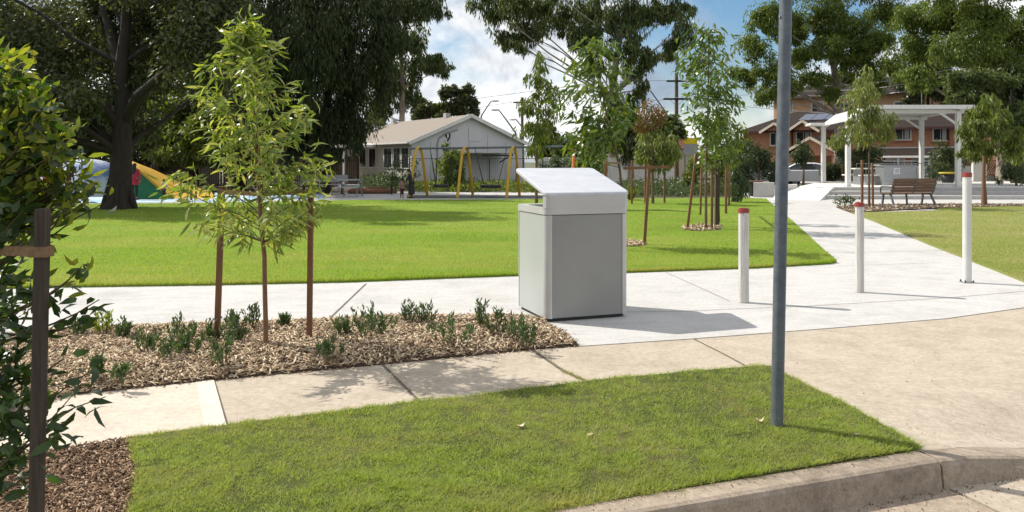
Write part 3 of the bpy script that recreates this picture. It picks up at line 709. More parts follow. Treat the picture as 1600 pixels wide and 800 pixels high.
pole = thing('sign_pole', 'tall galvanised grey steel pole leaning slightly, planted in the verge grass', 'pole', (g.x, g.y, .02))
top = Vector((.072, 0, 3.25))
MB().tube([(0, 0, -.15), top*.33, top*.66, top], .0365, 24).build('tube', 'galv', pole)
MB().tube([top+Vector((0, 0, -.01)), top+Vector((0, 0, .02))], .039, 24).build('cap', 'dark', pole)
for z in (2.42, 2.63):
    c_ = top*(z/3.25); MB().tube([c_+Vector((-.0355, -.012, 0)), c_+Vector((-.041, -.014, 0))], .007, 8).build('rivet', 'steel', pole)
# dry leaves lying on the verge
for px, py, s_, lab, up in ((815, 668, .05, 'pale curled dry leaf lying mid-verge below the bin', .02), (922, 681, .05, 'flat whitish dry leaf on the verge, right of the curled one', .006),
                            (1189, 661, .05, 'tan dry leaf standing in the grass at the foot of the steel pole', .03), (1340, 680, .035, 'small pale dry leaf between the steel pole and the driveway', .008)):
    g = G(px, py, .04); mb = MB(); n = 7; rows = []
    for i in range(n):
        t = i/(n-1); w = s_*.26*math.sin(math.pi*min(1, t*.96+.04))+.001
        rows.append([(s_*(t-.5), -w, up*(.2+(2*t-1)**2)+w*.5), (s_*(t-.5), 0, up*(.0+(2*t-1)**2)), (s_*(t-.5), w, up*(.2+(2*t-1)**2)+w*.6)])
    mb.add([v for r in rows for v in r], [(i*3+j, i*3+j+1, i*3+j+4, i*3+j+3) for i in range(n-1) for j in range(2)], 0, True)
    o = mb.build('dry_leaf', 'dryleaf'); o.location = g; o.rotation_euler = (0, R(-8), random.uniform(-.6, .6)); tag(o, lab, 'leaf', 'dry leaves on the verge')
    so = o.modifiers.new('solid', 'SOLIDIFY'); so.thickness = .0012

# ================================================================== FRONT YOUNG TREE WITH STAKES
b = G(417, 545, .06)
t = thing('young_tree', 'young staked tree with narrow bright leaves, growing in the middle of the front mulch bed', 'tree', b)
d = b.y
trunk = [P(x, y, d) for x, y in ((417, 560), (416, 500), (413, 440), (413, 400), (408, 350), (406, 300), (402, 250), (400, 200), (396, 150), (390, 100), (384, 60), (380, 30))]
mbt = MB(); mbt.tube([p+Vector((random.uniform(-.006, .006), random.uniform(-.006, .006), 0)) for p in trunk], [.021, .02, .019, .018, .017, .016, .014, .012, .010, .008, .006, .004], 9)
prof = [(18, 10), (50, 34), (90, 58), (140, 78), (190, 94), (225, 108), (265, 118), (300, 108), (335, 92), (365, 76)]
def pw_(y):
    for (a, u), (c_, v) in zip(prof, prof[1:]):
        if y <= c_: return u+(v-u)*(y-a)/(c_-a)
    return prof[-1][1]
specs = []
for i in range(54):
    y = 24+(352-24)*(i+.5)/54+random.uniform(-6, 6); a = i*2.399+random.uniform(-.4, .4); w = pw_(y)*random.choice((.45, .7, .85, 1.0, 1.15))*random.uniform(.9, 1.1)*(1+.14*math.sin(2*a+y*.02))*d/F
    zc = H-(y-HY)*d/F; cx = (min(400, 378+.16*y) if y < 200 else 400)
    e = Vector(((cx-800)*d/F+math.cos(a)*w, d+math.sin(a)*w, zc-.03))
    zs = max(.93, zc-.22-.25*w); fr = min(trunk, key=lambda p: abs(p.z-zs)); s0 = Vector((fr.x, fr.y, min(zs, trunk[-1].z)))
    if y > 290: e.z -= .04
    specs.append((s0, e, int(19+36*w/.6)))
for i in range(10): specs.append((trunk[-3], P(378+random.uniform(-14, 16), 16+random.uniform(0, 40), d)+Vector((0, random.uniform(-.08, .08), 0)), 16))
m2, crown = branchy(t, None, specs, 0, .132, .0225, None, None, .62, jitter=.036, roll=.3)
with_twigs(mbt, m2).build('trunk', ['bark_red', 'twig'], t, world=True)
link('crown', crown, 'lf_young', t)
tz = lambda z: min(trunk, key=lambda p: abs(p.z-z))
q = tz(1.32)
stake(338, 545, 347, 291, 'reddish hardwood stake left of the front young tree trunk, in the mulch bed', 'stakes of the front young tree', .046, strap_to=q, z_strap=1.33)
stake(483, 543, 486, 292, 'reddish hardwood stake right of the front young tree trunk, in the mulch bed', 'stakes of the front young tree', .046, strap_to=q, z_strap=1.33)

# ================================================================== LEFT BROAD-LEAVED TREE AND STAKE
d = 2.75
sb = P(60, 0, d); 
st = thing('timber_stake', 'thick weathered square stake close to the camera, in front of the dark broad leaves', 'stake', (sb.x, d, 0))
mb = MB(); mb.beam(P(55, 830, d).lerp(P(55, 830, d), 0)-Vector((.01, 0, .6)), P(67, 326, d), .043, .036); mb.build('post', 'stake_dark', st, world=True, bevel=.004)
mb = MB(); zt = H-(393-HY)*d/F
mb.box((P(64.5, 0, d).x, d, zt), (.06, .052, .036)); mb.beam(P(64, 393, d)+Vector((0, -.022, 0)), P(-30, 390, d+.2), .005, .034); mb.beam(P(64, 393, d)+Vector((0, .022, 0)), P(-30, 390, d+.2), .005, .034)
mb.build('tie', 'strap', st, world=True)
d2 = 2.95; tb = P(-30, 0, d2)
bt_ = thing('broad_leaved_tree', 'dark glossy broad-leaved young tree with yellow-green tips behind the nearest stake', 'tree', (tb.x, d2, 0))
trunk = [Vector((tb.x+.01*math.sin(z*4), d2+.01*math.cos(z*5), z)) for z in np.linspace(-.05, 2.0, 12)]
mbt = MB(); mbt.tube(trunk, [.022-.0012*i for i in range(12)], 8)
dark = [(30, 640), (20, 700), (45, 590), (10, 560), (35, 520), (20, 470), (60, 470), (30, 430), (10, 400), (30, 380), (-40, 500), (-60, 600), (-20, 650), (15, 610), (40, 680), (5, 735), (-80, 440), (20, 350), (35, 330), (8, 310), (-40, 330), (-70, 280), (18, 440), (5, 500), (28, 555), (-10, 720), (48, 640), (12, 665), (25, 495), (-30, 560),
        (165, 620), (110, 655), (150, 575), (120, 610), (155, 468), (128, 415), (140, 500), (100, 560), (92, 690), (70, 735)]
specs = []
for x, y in dark:
    e = P(x, y, d2+random.uniform(-.22, .25)); zs = e.z-random.uniform(.05, .3); s0 = Vector((tb.x, d2, max(.25, zs)))
    specs.append((s0, e, 23 if x < 70 else 12))
light = [(20, 110), (5, 90), (30, 150), (45, 170), (10, 180), (35, 215), (60, 175), (15, 240), (50, 245), (25, 285), (-20, 120), (-40, 200), (-60, 160), (90, 215), (132, 240), (140, 268), (112, 285), (150, 295), (80, 185), (60, 130), (40, 95), (118, 225), (100, 205), (125, 265), (95, 260), (75, 225), (110, 245), (85, 290), (140, 300), (60, 300), (105, 305), (130, 285), (125, 420), (-30, 70)]
specs2 = []
for x, y in light:
    e = P(x, y, d2+random.uniform(-.2, .2)); zs = e.z-random.uniform(.15, .35); s0 = Vector((tb.x, d2, min(2.0, zs)))
    specs2.append((s0, e, 38 if x < 80 else 24)); specs.append((s0, e+Vector((random.uniform(-.06, .03), .05, -.06)), 26 if x < 80 else 6))
m2, crown = branchy(bt_, None, specs, 0, .08, .028, None, None, .1, jitter=.03, roll=.3)
m3, crown2 = branchy(bt_, None, specs2, 0, .062, .019, None, None, -.15, jitter=.03, roll=.2)
low = [(125, 500), (140, 515), (115, 530), (120, 560)]
specs2 += [(Vector((tb.x, d2, .45)), P(x, y, d2-.1+random.uniform(-.1, .1)), 7) for x, y in low]
with_twigs(with_twigs(mbt, m2), m3).build('trunk', ['bark_mid', 'twig'], bt_, world=True)
link('crown', crown, 'lf_broad', bt_); link('young_leaves', crown2, 'lf_broadlight', bt_)

# ================================================================== BED PLANTS
plants = [(122, 526, 24, .9, 'leftmost low plant at the back edge of the front mulch bed, behind the broad leaves'), (165, 524, 30, 1, 'yellow-tipped low plant at the back edge of the mulch bed, near the broad leaves'),
          (190, 530, 24, .8, 'small dark low plant just right of the yellow-tipped one'), (232, 552, 32, 1.2, 'wide low plant left of the central clump in the mulch bed'),
          (262, 560, 30, 1.2, 'low plant in the central clump, nearest the footpath'), (284, 540, 34, 1.2, 'leafy low plant at the back of the central clump of the mulch bed'),
          (296, 552, 30, 1.1, 'low plant at the right end of the central clump, left of the left stake'), (328, 535, 26, .8, 'small low plant just left of the foot of the left stake'),
          (352, 568, 36, 1.2, 'low plant at the footpath edge below the left stake'), (367, 520, 28, 1, 'low plant on the back edge, right behind the left stake'),
          (394, 516, 30, 1, 'low plant on the back edge, just left of the young tree trunk'), (365, 538, 28, .9, 'sparse low plant midway between left stake and young tree trunk'),
          (518, 563, 32, 1.1, 'dark low plant near the footpath, right of the right stake'), (536, 526, 26, .9, 'small low plant behind and right of the right stake'),
          (575, 530, 44, 1.3, 'tallest low plant of the mulch bed, halfway between right stake and bin'), (598, 522, 34, 1, 'low plant leaning against the tallest one on its right'),
          (640, 506, 28, .9, 'spiky low plant at the back edge, left of a matching pair'), (665, 508, 30, 1, 'bushy low plant at the back edge beside the spiky one'),
          (708, 540, 40, 1.2, 'rounded low plant on its own, in the bed before the bin'), (752, 514, 34, 1, 'upright low plant at the back edge, left of the bin corner'),
          (778, 522, 30, 1, 'low plant directly left of the bin corner'), (803, 530, 34, 1.1, 'low plant touching the front left corner of the bin'),
          (820, 541, 28, 1, 'last low plant at the tip of the bed in front of the bin'), (150, 590, 26, 1, 'sparse low plant at the lower left of the bed near the cream slab'),
          (188, 596, 24, .9, 'small sparse low plant beside the cream footpath slab'), (445, 512, 18, .6, 'tiny low plant on the back edge between the trunk and the right stake')]
for px, py, hp, wd, lab in plants:
    g = G(px, py, .07); h = hp*g.y/F*1.35; t = thing('low_plant', lab, 'plant', g, 0, 'low plants in the front mulch bed')
    sp_ = []
    for i in range(random.randint(9, 13)):
        a = random.uniform(0, 6.28); q = random.uniform(.1, 1)*h*.62*wd; s0 = g+Vector((math.cos(a)*q*.35, math.sin(a)*q*.35, -.01))
        sp_.append((s0, g+Vector((math.cos(a)*q, math.sin(a)*q, h*random.uniform(.55, 1.1)*(1-.35*q/(h*.62*wd)))), 20))
    m2, cr = branchy(t, None, sp_, 0, .046, .0125, None, None, -.9, jitter=.009, r=.0035)
    m2.build('stems', 'twig', t, world=True); link('foliage', cr, 'lf_bed' if px != 165 else 'lf_broadlight', t)
# ================================================================== LAWN TREES
# spindly bright tree behind the bin, with two stakes and a rail
b = G(976, 384, .03); d = b.y
tr = [P(x, y, d) for x, y in ((976, 386), (975, 340), (972, 300), (968, 262), (960, 225), (950, 190), (942, 150), (936, 110), (932, 75))]
mbt = MB(); mbt.tube(tr, [.03, .028, .026, .023, .02, .016, .012, .008, .005], 8)
t = thing('young_tree', 'tall leaning young tree with big drooping bright leaves, right behind the bin lid', 'tree', b)
ends = [(930, 62), (905, 75), (955, 70), (890, 100), (925, 100), (965, 105), (985, 110), (895, 130), (940, 130), (875, 140), (960, 140), (880, 165), (915, 165), (950, 165), (905, 190), (890, 205), (925, 200), (950, 195), (985, 165), (975, 190), (940, 225), (900, 235), (915, 225), (960, 215), (885, 225), (920, 250)]
specs = []
for x, y in ends:
    e = P(x, y, d+random.uniform(-.5, .5)); s0 = min(tr[2:], key=lambda p: abs(p.z-(e.z-.1))); specs.append((s0, e, 42))
m2, cr = branchy(t, None, specs, 0, .22, .05, None, None, .95, jitter=.09, r=.008)
with_twigs(mbt, m2).build('trunk', ['bark_mid', 'twig'], t, world=True); link('crown', cr, 'lf_bright', t)
stake(1006, 384, 1015, 256, 'leaning hardwood stake right of the bin, carrying a rail toward the leaning tree', 'stakes on the lawn', .06)
stake(948, 392, 946, 252, 'hardwood stake mostly hidden behind the bin, left of the leaning tree', 'stakes on the lawn', .06, strap_to=tr[3], z_strap=1.55)
mb = MB(); mb.beam(P(974, 263, d+.09), P(1046, 261, d+.16), .03, .05)
single(mb, 'timber_rail', 'stake', 'horizontal timber rail nailed between the leaning stake and the tree behind the bin', 'rail', P(990, 262, d+.07), bevel=.004)

# pair of young trees in the mulch ring
b = G(1103, 357, .03); d = b.y
tr = [P(x, y, d) for x, y in ((1103, 358), (1103, 300), (1104, 250), (1105, 200), (1107, 150), (1107, 100), (1106, 55))]
mbt = MB(); mbt.tube(tr, [.034, .03, .028, .024, .019, .012, .005], 8)
t = thing('young_tree', 'tallest young tree in the lawn mulch ring, with bright hanging leaves against the sky', 'tree', b)
ends = [(1105, 52), (1090, 65), (1120, 65), (1075, 85), (1100, 85), (1130, 85), (1070, 110), (1115, 110), (1085, 120), (1140, 115), (1070, 100), (1105, 135), (1090, 150), (1125, 150), (1140, 140), (1080, 165), (1110, 175), (1135, 170), (1098, 190), (1120, 200), (1140, 195), (1112, 205), (1100, 235), (1130, 225), (1120, 240), (1150, 160)]
specs = []
for x, y in ends:
    e = P(x, y, d+random.uniform(-.7, .7)); s0 = min(tr[1:], key=lambda p: abs(p.z-(e.z-.15))); specs.append((s0, e, 62))
m2, cr = branchy(t, None, specs, 0, .21, .052, None, None, .85, jitter=.14, r=.01)
with_twigs(mbt, m2).build('trunk', ['bark_mid', 'twig'], t, world=True); link('crown', cr, 'lf_bright', t)
b2 = P(1123, HY+F*H/20.3, 20.3)
tree('young_tree', 'thinner olive young tree just right of the tallest one by the mulch ring', None, b2, [P(x, y, 20.3) for x, y in ((1123, 348), (1122, 290), (1120, 240), (1117, 200), (1113, 160))], .03, .01,
     pxc(20.3, [(1130, 235, 20, 18), (1145, 215, 18, 20), (1118, 205, 18, 20), (1140, 250, 16, 12), (1116, 250, 12, 12), (1125, 180, 16, 18)], .4), 1300, .15, .035, 'bark_mid', 'lf_mid', .6, 6, 'long', twigs=3)
SG = 'stakes round the lawn mulch ring'
stake(1073, 358, 1088, 240, 'leaning brown stake at the left of the lawn mulch ring', SG, .06)
stake(1094, 337, 1097, 246, 'brown stake behind the tallest young tree of the mulch ring', SG, .06, strap_to=tr[2], z_strap=1.62)
stake(1112, 358, 1113, 246, 'light brown stake in front of the black post in the mulch ring', SG, .06, strap_to=tr[2], z_strap=1.62)
stake(1120, 355, 1121, 246, 'thick black-brown post, widest of those in the lawn mulch ring', SG, .11, 'stake_dark')
stake(1134, 335, 1135, 250, 'reddish stake right of the black post, standing beyond the mulch ring', SG, .07)
# dark column tree right of it, far side of lawn
stake(1139, 322, 1140, 255, 'thin far stake at the right rear of the mulch ring, before the dark shrub', SG, .06)
tree('dark_shrub', 'dark wispy shrub at the far edge of the lawn beside the pale path', None, P(1147, HY+F*H/30, 30), [P(x, y, 30) for x, y in ((1147, 317), (1147, 290), (1146, 265))], .09, .03,
     pxc(30, [(1146, 290, 7, 20), (1148, 265, 10, 16), (1158, 290, 9, 14), (1142, 250, 14, 12), (1155, 300, 6, 10)], .3), 1500, .22, .05, 'bark_dark', 'lf_shrub', .6, 6)
# slim dark tree behind the bin, left
d = 26.5
tree('young_tree', 'slim dark-leaved young tree rising behind the left end of the bin lid', None, P(838, HY+F*H/d, d), [P(x, y, d) for x, y in ((838, 325), (838, 270), (839, 220), (841, 170), (843, 120), (845, 90))], .05, .012,
     pxc(d, [(845, 100, 12, 18), (838, 125, 16, 16), (850, 145, 18, 16), (832, 165, 18, 16), (856, 175, 14, 18), (842, 195, 20, 16), (828, 205, 14, 16), (866, 150, 14, 14), (852, 215, 16, 14), (836, 232, 14, 10)], .5), 2300, .2, .045, 'bark_mid', 'lf_mid', .7, 7, 'long')
# reddish tree
d = 29
t = tree('young_tree', 'small young tree with reddish-brown top leaves, before the white paling fence', None, P(1022, HY+F*H/d, d), [P(x, y, d) for x, y in ((1020, 318), (1020, 270), (1021, 220), (1018, 170))], .05, .012,
     pxc(d, [(1012, 215, 18, 16), (1030, 225, 20, 18), (1045, 240, 16, 16), (1010, 245, 18, 14), (1028, 255, 18, 12), (1000, 235, 14, 14), (1050, 215, 10, 12)], .6), 2600, .2, .045, 'bark_mid', 'lf_olive', .6, 7, 'long')
cl = pxc(d, [(1012, 170, 16, 16), (1020, 188, 18, 14), (1003, 195, 12, 12), (1030, 180, 10, 14)], .4)
CC = []; AXX = []
for c_, r__ in cl:
    q, dd = ball(170, c_, r__, .1); CC.append(q); AXX.append(dd*.5+np.array([0, 0, -.8])+RNG.normal(size=q.shape)*.4)
CC = np.concatenate(CC)-np.array(P(1022, HY+F*H/d, d)); V, fs = leaves_np(CC, np.concatenate(AXX), RNG.uniform(.12, .24, len(CC)), .045, 'long')
link('crown', mesh_np('crown', V, fs), 'lf_red', t, 'reddish top leaves')
for k, (x, yt, lab) in enumerate(((1038, 242, 'thin dark stake right of the reddish-topped tree, before the white fence'), (1008, 240, 'thin stake left of the reddish-topped tree, behind the leaning stake'), (987, 250, 'far thin stake between the leaning tree and the reddish-topped tree'))):
    stake(x, 0, x+1, yt, lab, 'thin far stakes before the white fence', .075, 'stake', d=29.3-k*.3)
# trees before the shelter
d = 26.8
tree('young_tree', 'slender young tree with pale drooping leaves in front of the shelter, left of the bench', None, P(1358, HY+F*H/d, d), [P(x, y, d) for x, y in ((1358, 325), (1358, 280), (1358, 230), (1354, 180), (1350, 130), (1348, 112))], .04, .012,
     pxc(d, [(1347, 122, 12, 16), (1340, 145, 20, 16), (1358, 150, 16, 18), (1345, 172, 24, 16), (1368, 175, 14, 16), (1335, 195, 22, 14), (1362, 198, 20, 16), (1385, 205, 14, 14), (1318, 212, 14, 12), (1380, 190, 14, 16), (1350, 215, 18, 12), (1305, 222, 10, 8)], .8), 3300, .2, .042, 'bark_mid', 'lf_olive', .65, 8, 'long')
stake(1347, 0, 1347, 250, 'light brown stake just left of the slender tree in front of the shelter', 'stakes before the shelter', .075, d=26.5)
stake(1364, 0, 1363, 255, 'light brown stake between the slender tree and the bench', 'stakes before the shelter', .065, d=26.9)
stake(1319, 0, 1315, 258, 'thin leaning stake behind the left shelter posts', 'stakes before the shelter', .065, d=43)
d = 28
tree('young_tree', 'reddish-trunked young tree with a dense drooping crown right of the shelter', None, P(1538, HY+F*H/d, d), [P(x, y, d) for x, y in ((1538, 322), (1537, 280), (1538, 235), (1540, 195), (1541, 160))], .085, .02,
     pxc(d, [(1538, 158, 12, 12), (1522, 176, 16, 14), (1552, 174, 16, 16), (1512, 198, 14, 14), (1535, 200, 18, 16), (1560, 198, 16, 16), (1515, 226, 14, 14), (1578, 226, 16, 12), (1550, 228, 16, 14), (1592, 205, 8, 10), (1588, 240, 10, 10), (1530, 238, 14, 10), (1570, 180, 10, 12), (1586, 222, 9, 12)], .9), 4200, .24, .05, 'bark_red', 'lf_mid', .65, 8, 'long')
d = 36
tree('young_tree', 'small grey-green young tree at the right picture edge before the white wall', None, P(1588, HY+F*H/d, d), [P(x, y, d) for x, y in ((1588, 294), (1588, 265), (1588, 235))], .05, .02,
     pxc(d, [(1588, 235, 16, 14), (1578, 255, 14, 14), (1598, 255, 14, 14), (1575, 272, 10, 10), (1603, 275, 10, 10), (1590, 222, 10, 10)], .5), 2600, .2, .05, 'bark_mid', 'lf_shrub', .5, 7, 'long')
for (x, y0, d, lst, lab, n, lf) in (
    (1474, 290, 43.5, [(1470, 245, 20, 16), (1485, 255, 16, 16), (1460, 262, 16, 14), (1478, 235, 12, 10), (1475, 272, 16, 8)], 'bushy small tree beyond the shelter, between its right rear post and front right post', 3000, 'lf_shrub'),
    (1255, 290, 46, [(1250, 236, 13, 11), (1261, 242, 12, 11), (1256, 226, 9, 9), (1246, 247, 8, 7)], 'small leafy tree in front of the white car, right of the steel pole', 1500, 'lf_shrub'),
    (1185, 290, 47, [(1180, 250, 24, 18), (1168, 265, 18, 16), (1200, 255, 18, 16), (1190, 238, 14, 10), (1205, 270, 14, 12), (1160, 278, 12, 12)], 'broad round green bush left of the steel pole, before the brick building', 4500, 'lf_shrub'),
    (1355, 288, 44.5, [(1350, 240, 22, 14), (1365, 252, 16, 14), (1335, 252, 16, 14), (1318, 245, 14, 14), (1312, 225, 12, 12), (1345, 265, 16, 10)], 'spreading small tree with a yellow-flowered top inside the view of the shelter', 4000, 'lf_shrub'),
    (1306, 290, 46.5, [(1300, 275, 14, 16), (1290, 268, 10, 10), (1312, 265, 12, 14)], 'dense dark hedge plant between the two left shelter posts', 3500, 'lf_dark'),
    (700, 300, 41, [(700, 250, 14, 14), (708, 240, 14, 12), (692, 262, 12, 14), (705, 272, 14, 12), (715, 258, 10, 12), (698, 285, 10, 8)], 'small light green tree against the hall gable, seen between the swing frames', 3500, 'lf_mid'),
    (860, 300, 43, [(850, 270, 12, 14), (868, 262, 14, 14), (880, 272, 12, 14), (860, 282, 14, 10)], 'leafy bush before the white paling fence, behind the slim dark-leaved tree', 2500, 'lf_shrub'),
    (915, 300, 44, [(905, 255, 18, 16), (925, 248, 16, 14), (890, 262, 12, 12), (935, 262, 14, 12)], 'dark leafy bush behind the orange play frame', 3000, 'lf_shrub'),
    (1085, 305, 37, [(1080, 270, 10, 14), (1090, 255, 10, 12), (1075, 285, 10, 10)], 'small upright shrub between the power pole and the mulch ring', 1500, 'lf_mid'),
    (1136, 300, 40, [(1130, 262, 16, 14), (1145, 245, 14, 14), (1120, 275, 12, 12)], 'green shrub behind the stakes of the mulch ring', 2500, 'lf_mid')):
    t = tree('small_tree' if 'tree' in lab else 'bush', lab, None, P(x, HY+F*H/d, d), [P(x, HY+F*H/d, d), P(x+1, (HY+F*H/d+lst[0][1])/2, d), P(x, lst[0][1], d)], .07, .03, pxc(d, lst, .6), n, .19, .07, 'bark_mid', lf, .35, 8)
    if x == 1355:
        q, dd = ball(160, P(1347, 222, d), (.35, .35, .16), .1); V, fs = leaves_np(q-np.array(P(x, HY+F*H/d, d)), dd, .14, .1); link('flowers', mesh_np('flowers', V, fs), 'lf_yellow', t)
for x, d, yt, w, lab in ((612, 37, 262, 10, 'sparse sapling before the sunlit white hall wall, left one'), (628, 37.5, 256, 12, 'taller sparse sapling before the sunlit white hall wall'), (645, 38.5, 258, 9, 'sparse sapling at the hall corner by the swing leg')):
    tree('sapling', lab, 'saplings before the hall', P(x, HY+F*H/d, d), [P(x, HY+F*H/d, d), P(x+1, 275, d), P(x, yt, d)], .03, .012, pxc(d, [(x, yt, w, 9), (x+3, yt+14, w, 8), (x-2, yt+25, w*.7, 7)], .2), 260, .16, .05, 'bark_dark', 'lf_shrub', .5, 5)
# strappy plant and the border ground cover
g = P(985, 312, F*H/60); g = P(985, HY+F*H/31.5, 31.5); n = 46
a = RNG.uniform(0, 6.28, n); ax = np.stack([np.cos(a), np.sin(a), RNG.uniform(.5, 2.2, n)], 1); V, fs = leaves_np(np.zeros((n, 3)), ax, RNG.uniform(.5, .85, n), .06, 'long')
o = link('strappy_plant', mesh_np('strappy_plant', V, fs), 'lf_strap'); o.location = g; tag(o, 'spiky strap-leaved plant at the lawn edge just right of the bin lid', 'plant')
def cover(name, poly, n, h, L, mat, cat=None):
    pts = sample_px(poly, n); hn = np.array([.25+max(0, .6+noise.noise(Vector((x*.9, y*.9, 4)))) for x, y in pts])
    c = np.stack([pts[:, 0], pts[:, 1], RNG.uniform(0, 1, len(pts))*h*hn], 1); ax = RNG.normal(size=(len(pts), 3))+np.array([0, 0, .7])
    V, fs = leaves_np(c, ax, RNG.uniform(.6, 1.3, len(pts))*L, L*.35); tag(link(name, mesh_np(name, V, fs), mat), kind='stuff')
cover('ground_cover', [(978, 309), (1160, 308), (1155, 300), (1120, 295), (1000, 295), (960, 297)], 8000, .55, .16, 'lf_shrub')
cover('hall_garden_plants', [(645, 300.5), (848, 301), (848, 294), (640, 294.5)], 5000, .45, .2, 'lf_mid')
cover('playground_plants', [(590, 299.5), (645, 299), (640, 293), (560, 293)], 2500, .7, .2, 'lf_shrub')
g = P(1320, HY+F*H/27.6, 27.6); t = thing('low_plant', 'small sprawling grey-green plant in the mulch at the path, left of the bench', 'plant', g)
sp_ = [(g, g+Vector((random.uniform(-.45, .45), random.uniform(-.3, .3), random.uniform(.15, .42))), 14) for _ in range(14)]
m2, cr = branchy(t, None, sp_, 0, .12, .04, None, None, -.4, jitter=.05, r=.006); m2.build('stems', 'twig', t, world=True); link('foliage', cr, 'lf_shrub', t)

# ================================================================== LARGE TREES
d = 25.8; b = P(187, HY+F*H/d, d)
tr = [P(x, y, d) for x, y in ((185, 330), (186, 312), (188, 285), (190, 240), (192, 200), (192, 150), (190, 100), (196, 50), (200, -20), (204, -110))]
cl = pxc(d, [(-70, 60, 100, 80), (30, 40, 90, 75), (120, 20, 90, 75), (250, 25, 90, 70), (320, 70, 70, 60), (50, 120, 90, 60), (280, 120, 70, 50), (120, -90, 150, 80), (300, -70, 110, 80), (-60, -80, 130, 80), (-50, 150, 90, 55), (90, 165, 60, 40), (200, -170, 140, 60), (330, 0, 80, 70), (20, 190, 70, 35), (120, 110, 70, 50), (140, 200, 40, 25)], 2.0)
cl = [(c+Vector((0, 2.6, 0)) if abs(c.x/c.y*F+613) < 95 and c.z < 9.5 else c, r) for c, r in cl]
t = tree('large_tree', 'huge dark broad-crowned tree with a thick black trunk in the lawn at left', None, b, tr, .47, .10, cl, 95000, .19, .085, 'bark_dark', 'lf_dark', .3, 26, subr=.27, shell=.1, twigs=8, br=.4)
for a in range(7):
    th = a*.9; MB().tube([b+Vector((math.cos(th)*.53, math.sin(th)*.53, -.05)), b+Vector((math.cos(th)*.42, math.sin(th)*.42, .22)), b+Vector((math.cos(th)*.28, math.sin(th)*.28, 1.0))], [.09, .13, .06], 6).build('root_flare', 'bark_dark', t, world=True)
for lp, lr in (([P(195, 190, d), P(215, 150, d-.5), P(250, 120, d-1), P(285, 95, d-1.2)], [.2, .17, .13, .08]), ([P(192, 120, d), P(175, 60, d+.5), P(160, 10, d+.8)], [.2, .16, .1]), ([P(188, 200, d), P(150, 150, d-.6), P(110, 130, d-1)], [.17, .12, .06])):
    MB().tube(lp, lr, 8).build('limb', 'bark_dark', t, world=True)
# dark casuarinas and pines in the middle
d = 37
tree('dark_tree', 'dense dark weeping tree filling the gap behind the front young tree', None, P(440, HY+F*H/d, d), trunkpx(d, [(440, None), (440, 250), (436, 180), (430, 100), (430, 20), (430, -60)]), .35, .08,
     pxc(d, [(400, -30, 70, 60), (430, 40, 70, 60), (380, 70, 50, 60), (470, 80, 60, 60), (420, 130, 70, 50), (390, 180, 50, 45), (460, 170, 60, 50), (450, 225, 50, 35), (480, 10, 60, 55), (360, 10, 50, 50)], 2.2), 42000, .30, .055, 'bark_dark', 'lf_pine', .75, 28, subr=.27, shell=.1)
d = 38.5
tree('dark_tree', 'tall dark weeping tree immediately left of the pale slender gum, above the paling fence', None, P(507, HY+F*H/d, d), trunkpx(d, [(507, None), (505, 240), (508, 180), (520, 100), (525, 20), (525, -70)]), .3, .08,
     pxc(d, [(520, -30, 70, 60), (550, 40, 55, 60), (500, 60, 55, 60), (560, 95, 45, 50), (515, 125, 55, 45), (545, 160, 45, 40), (500, 185, 40, 40), (525, 215, 40, 35), (540, 190, 30, 35), (595, 20, 30, 50), (590, 100, 22, 50), (600, 60, 22, 40)], 2.0), 39000, .30, .055, 'bark_dark', 'lf_pine', .8, 26, subr=.27, shell=.1)
GR = 'trees standing along the left rear fence'
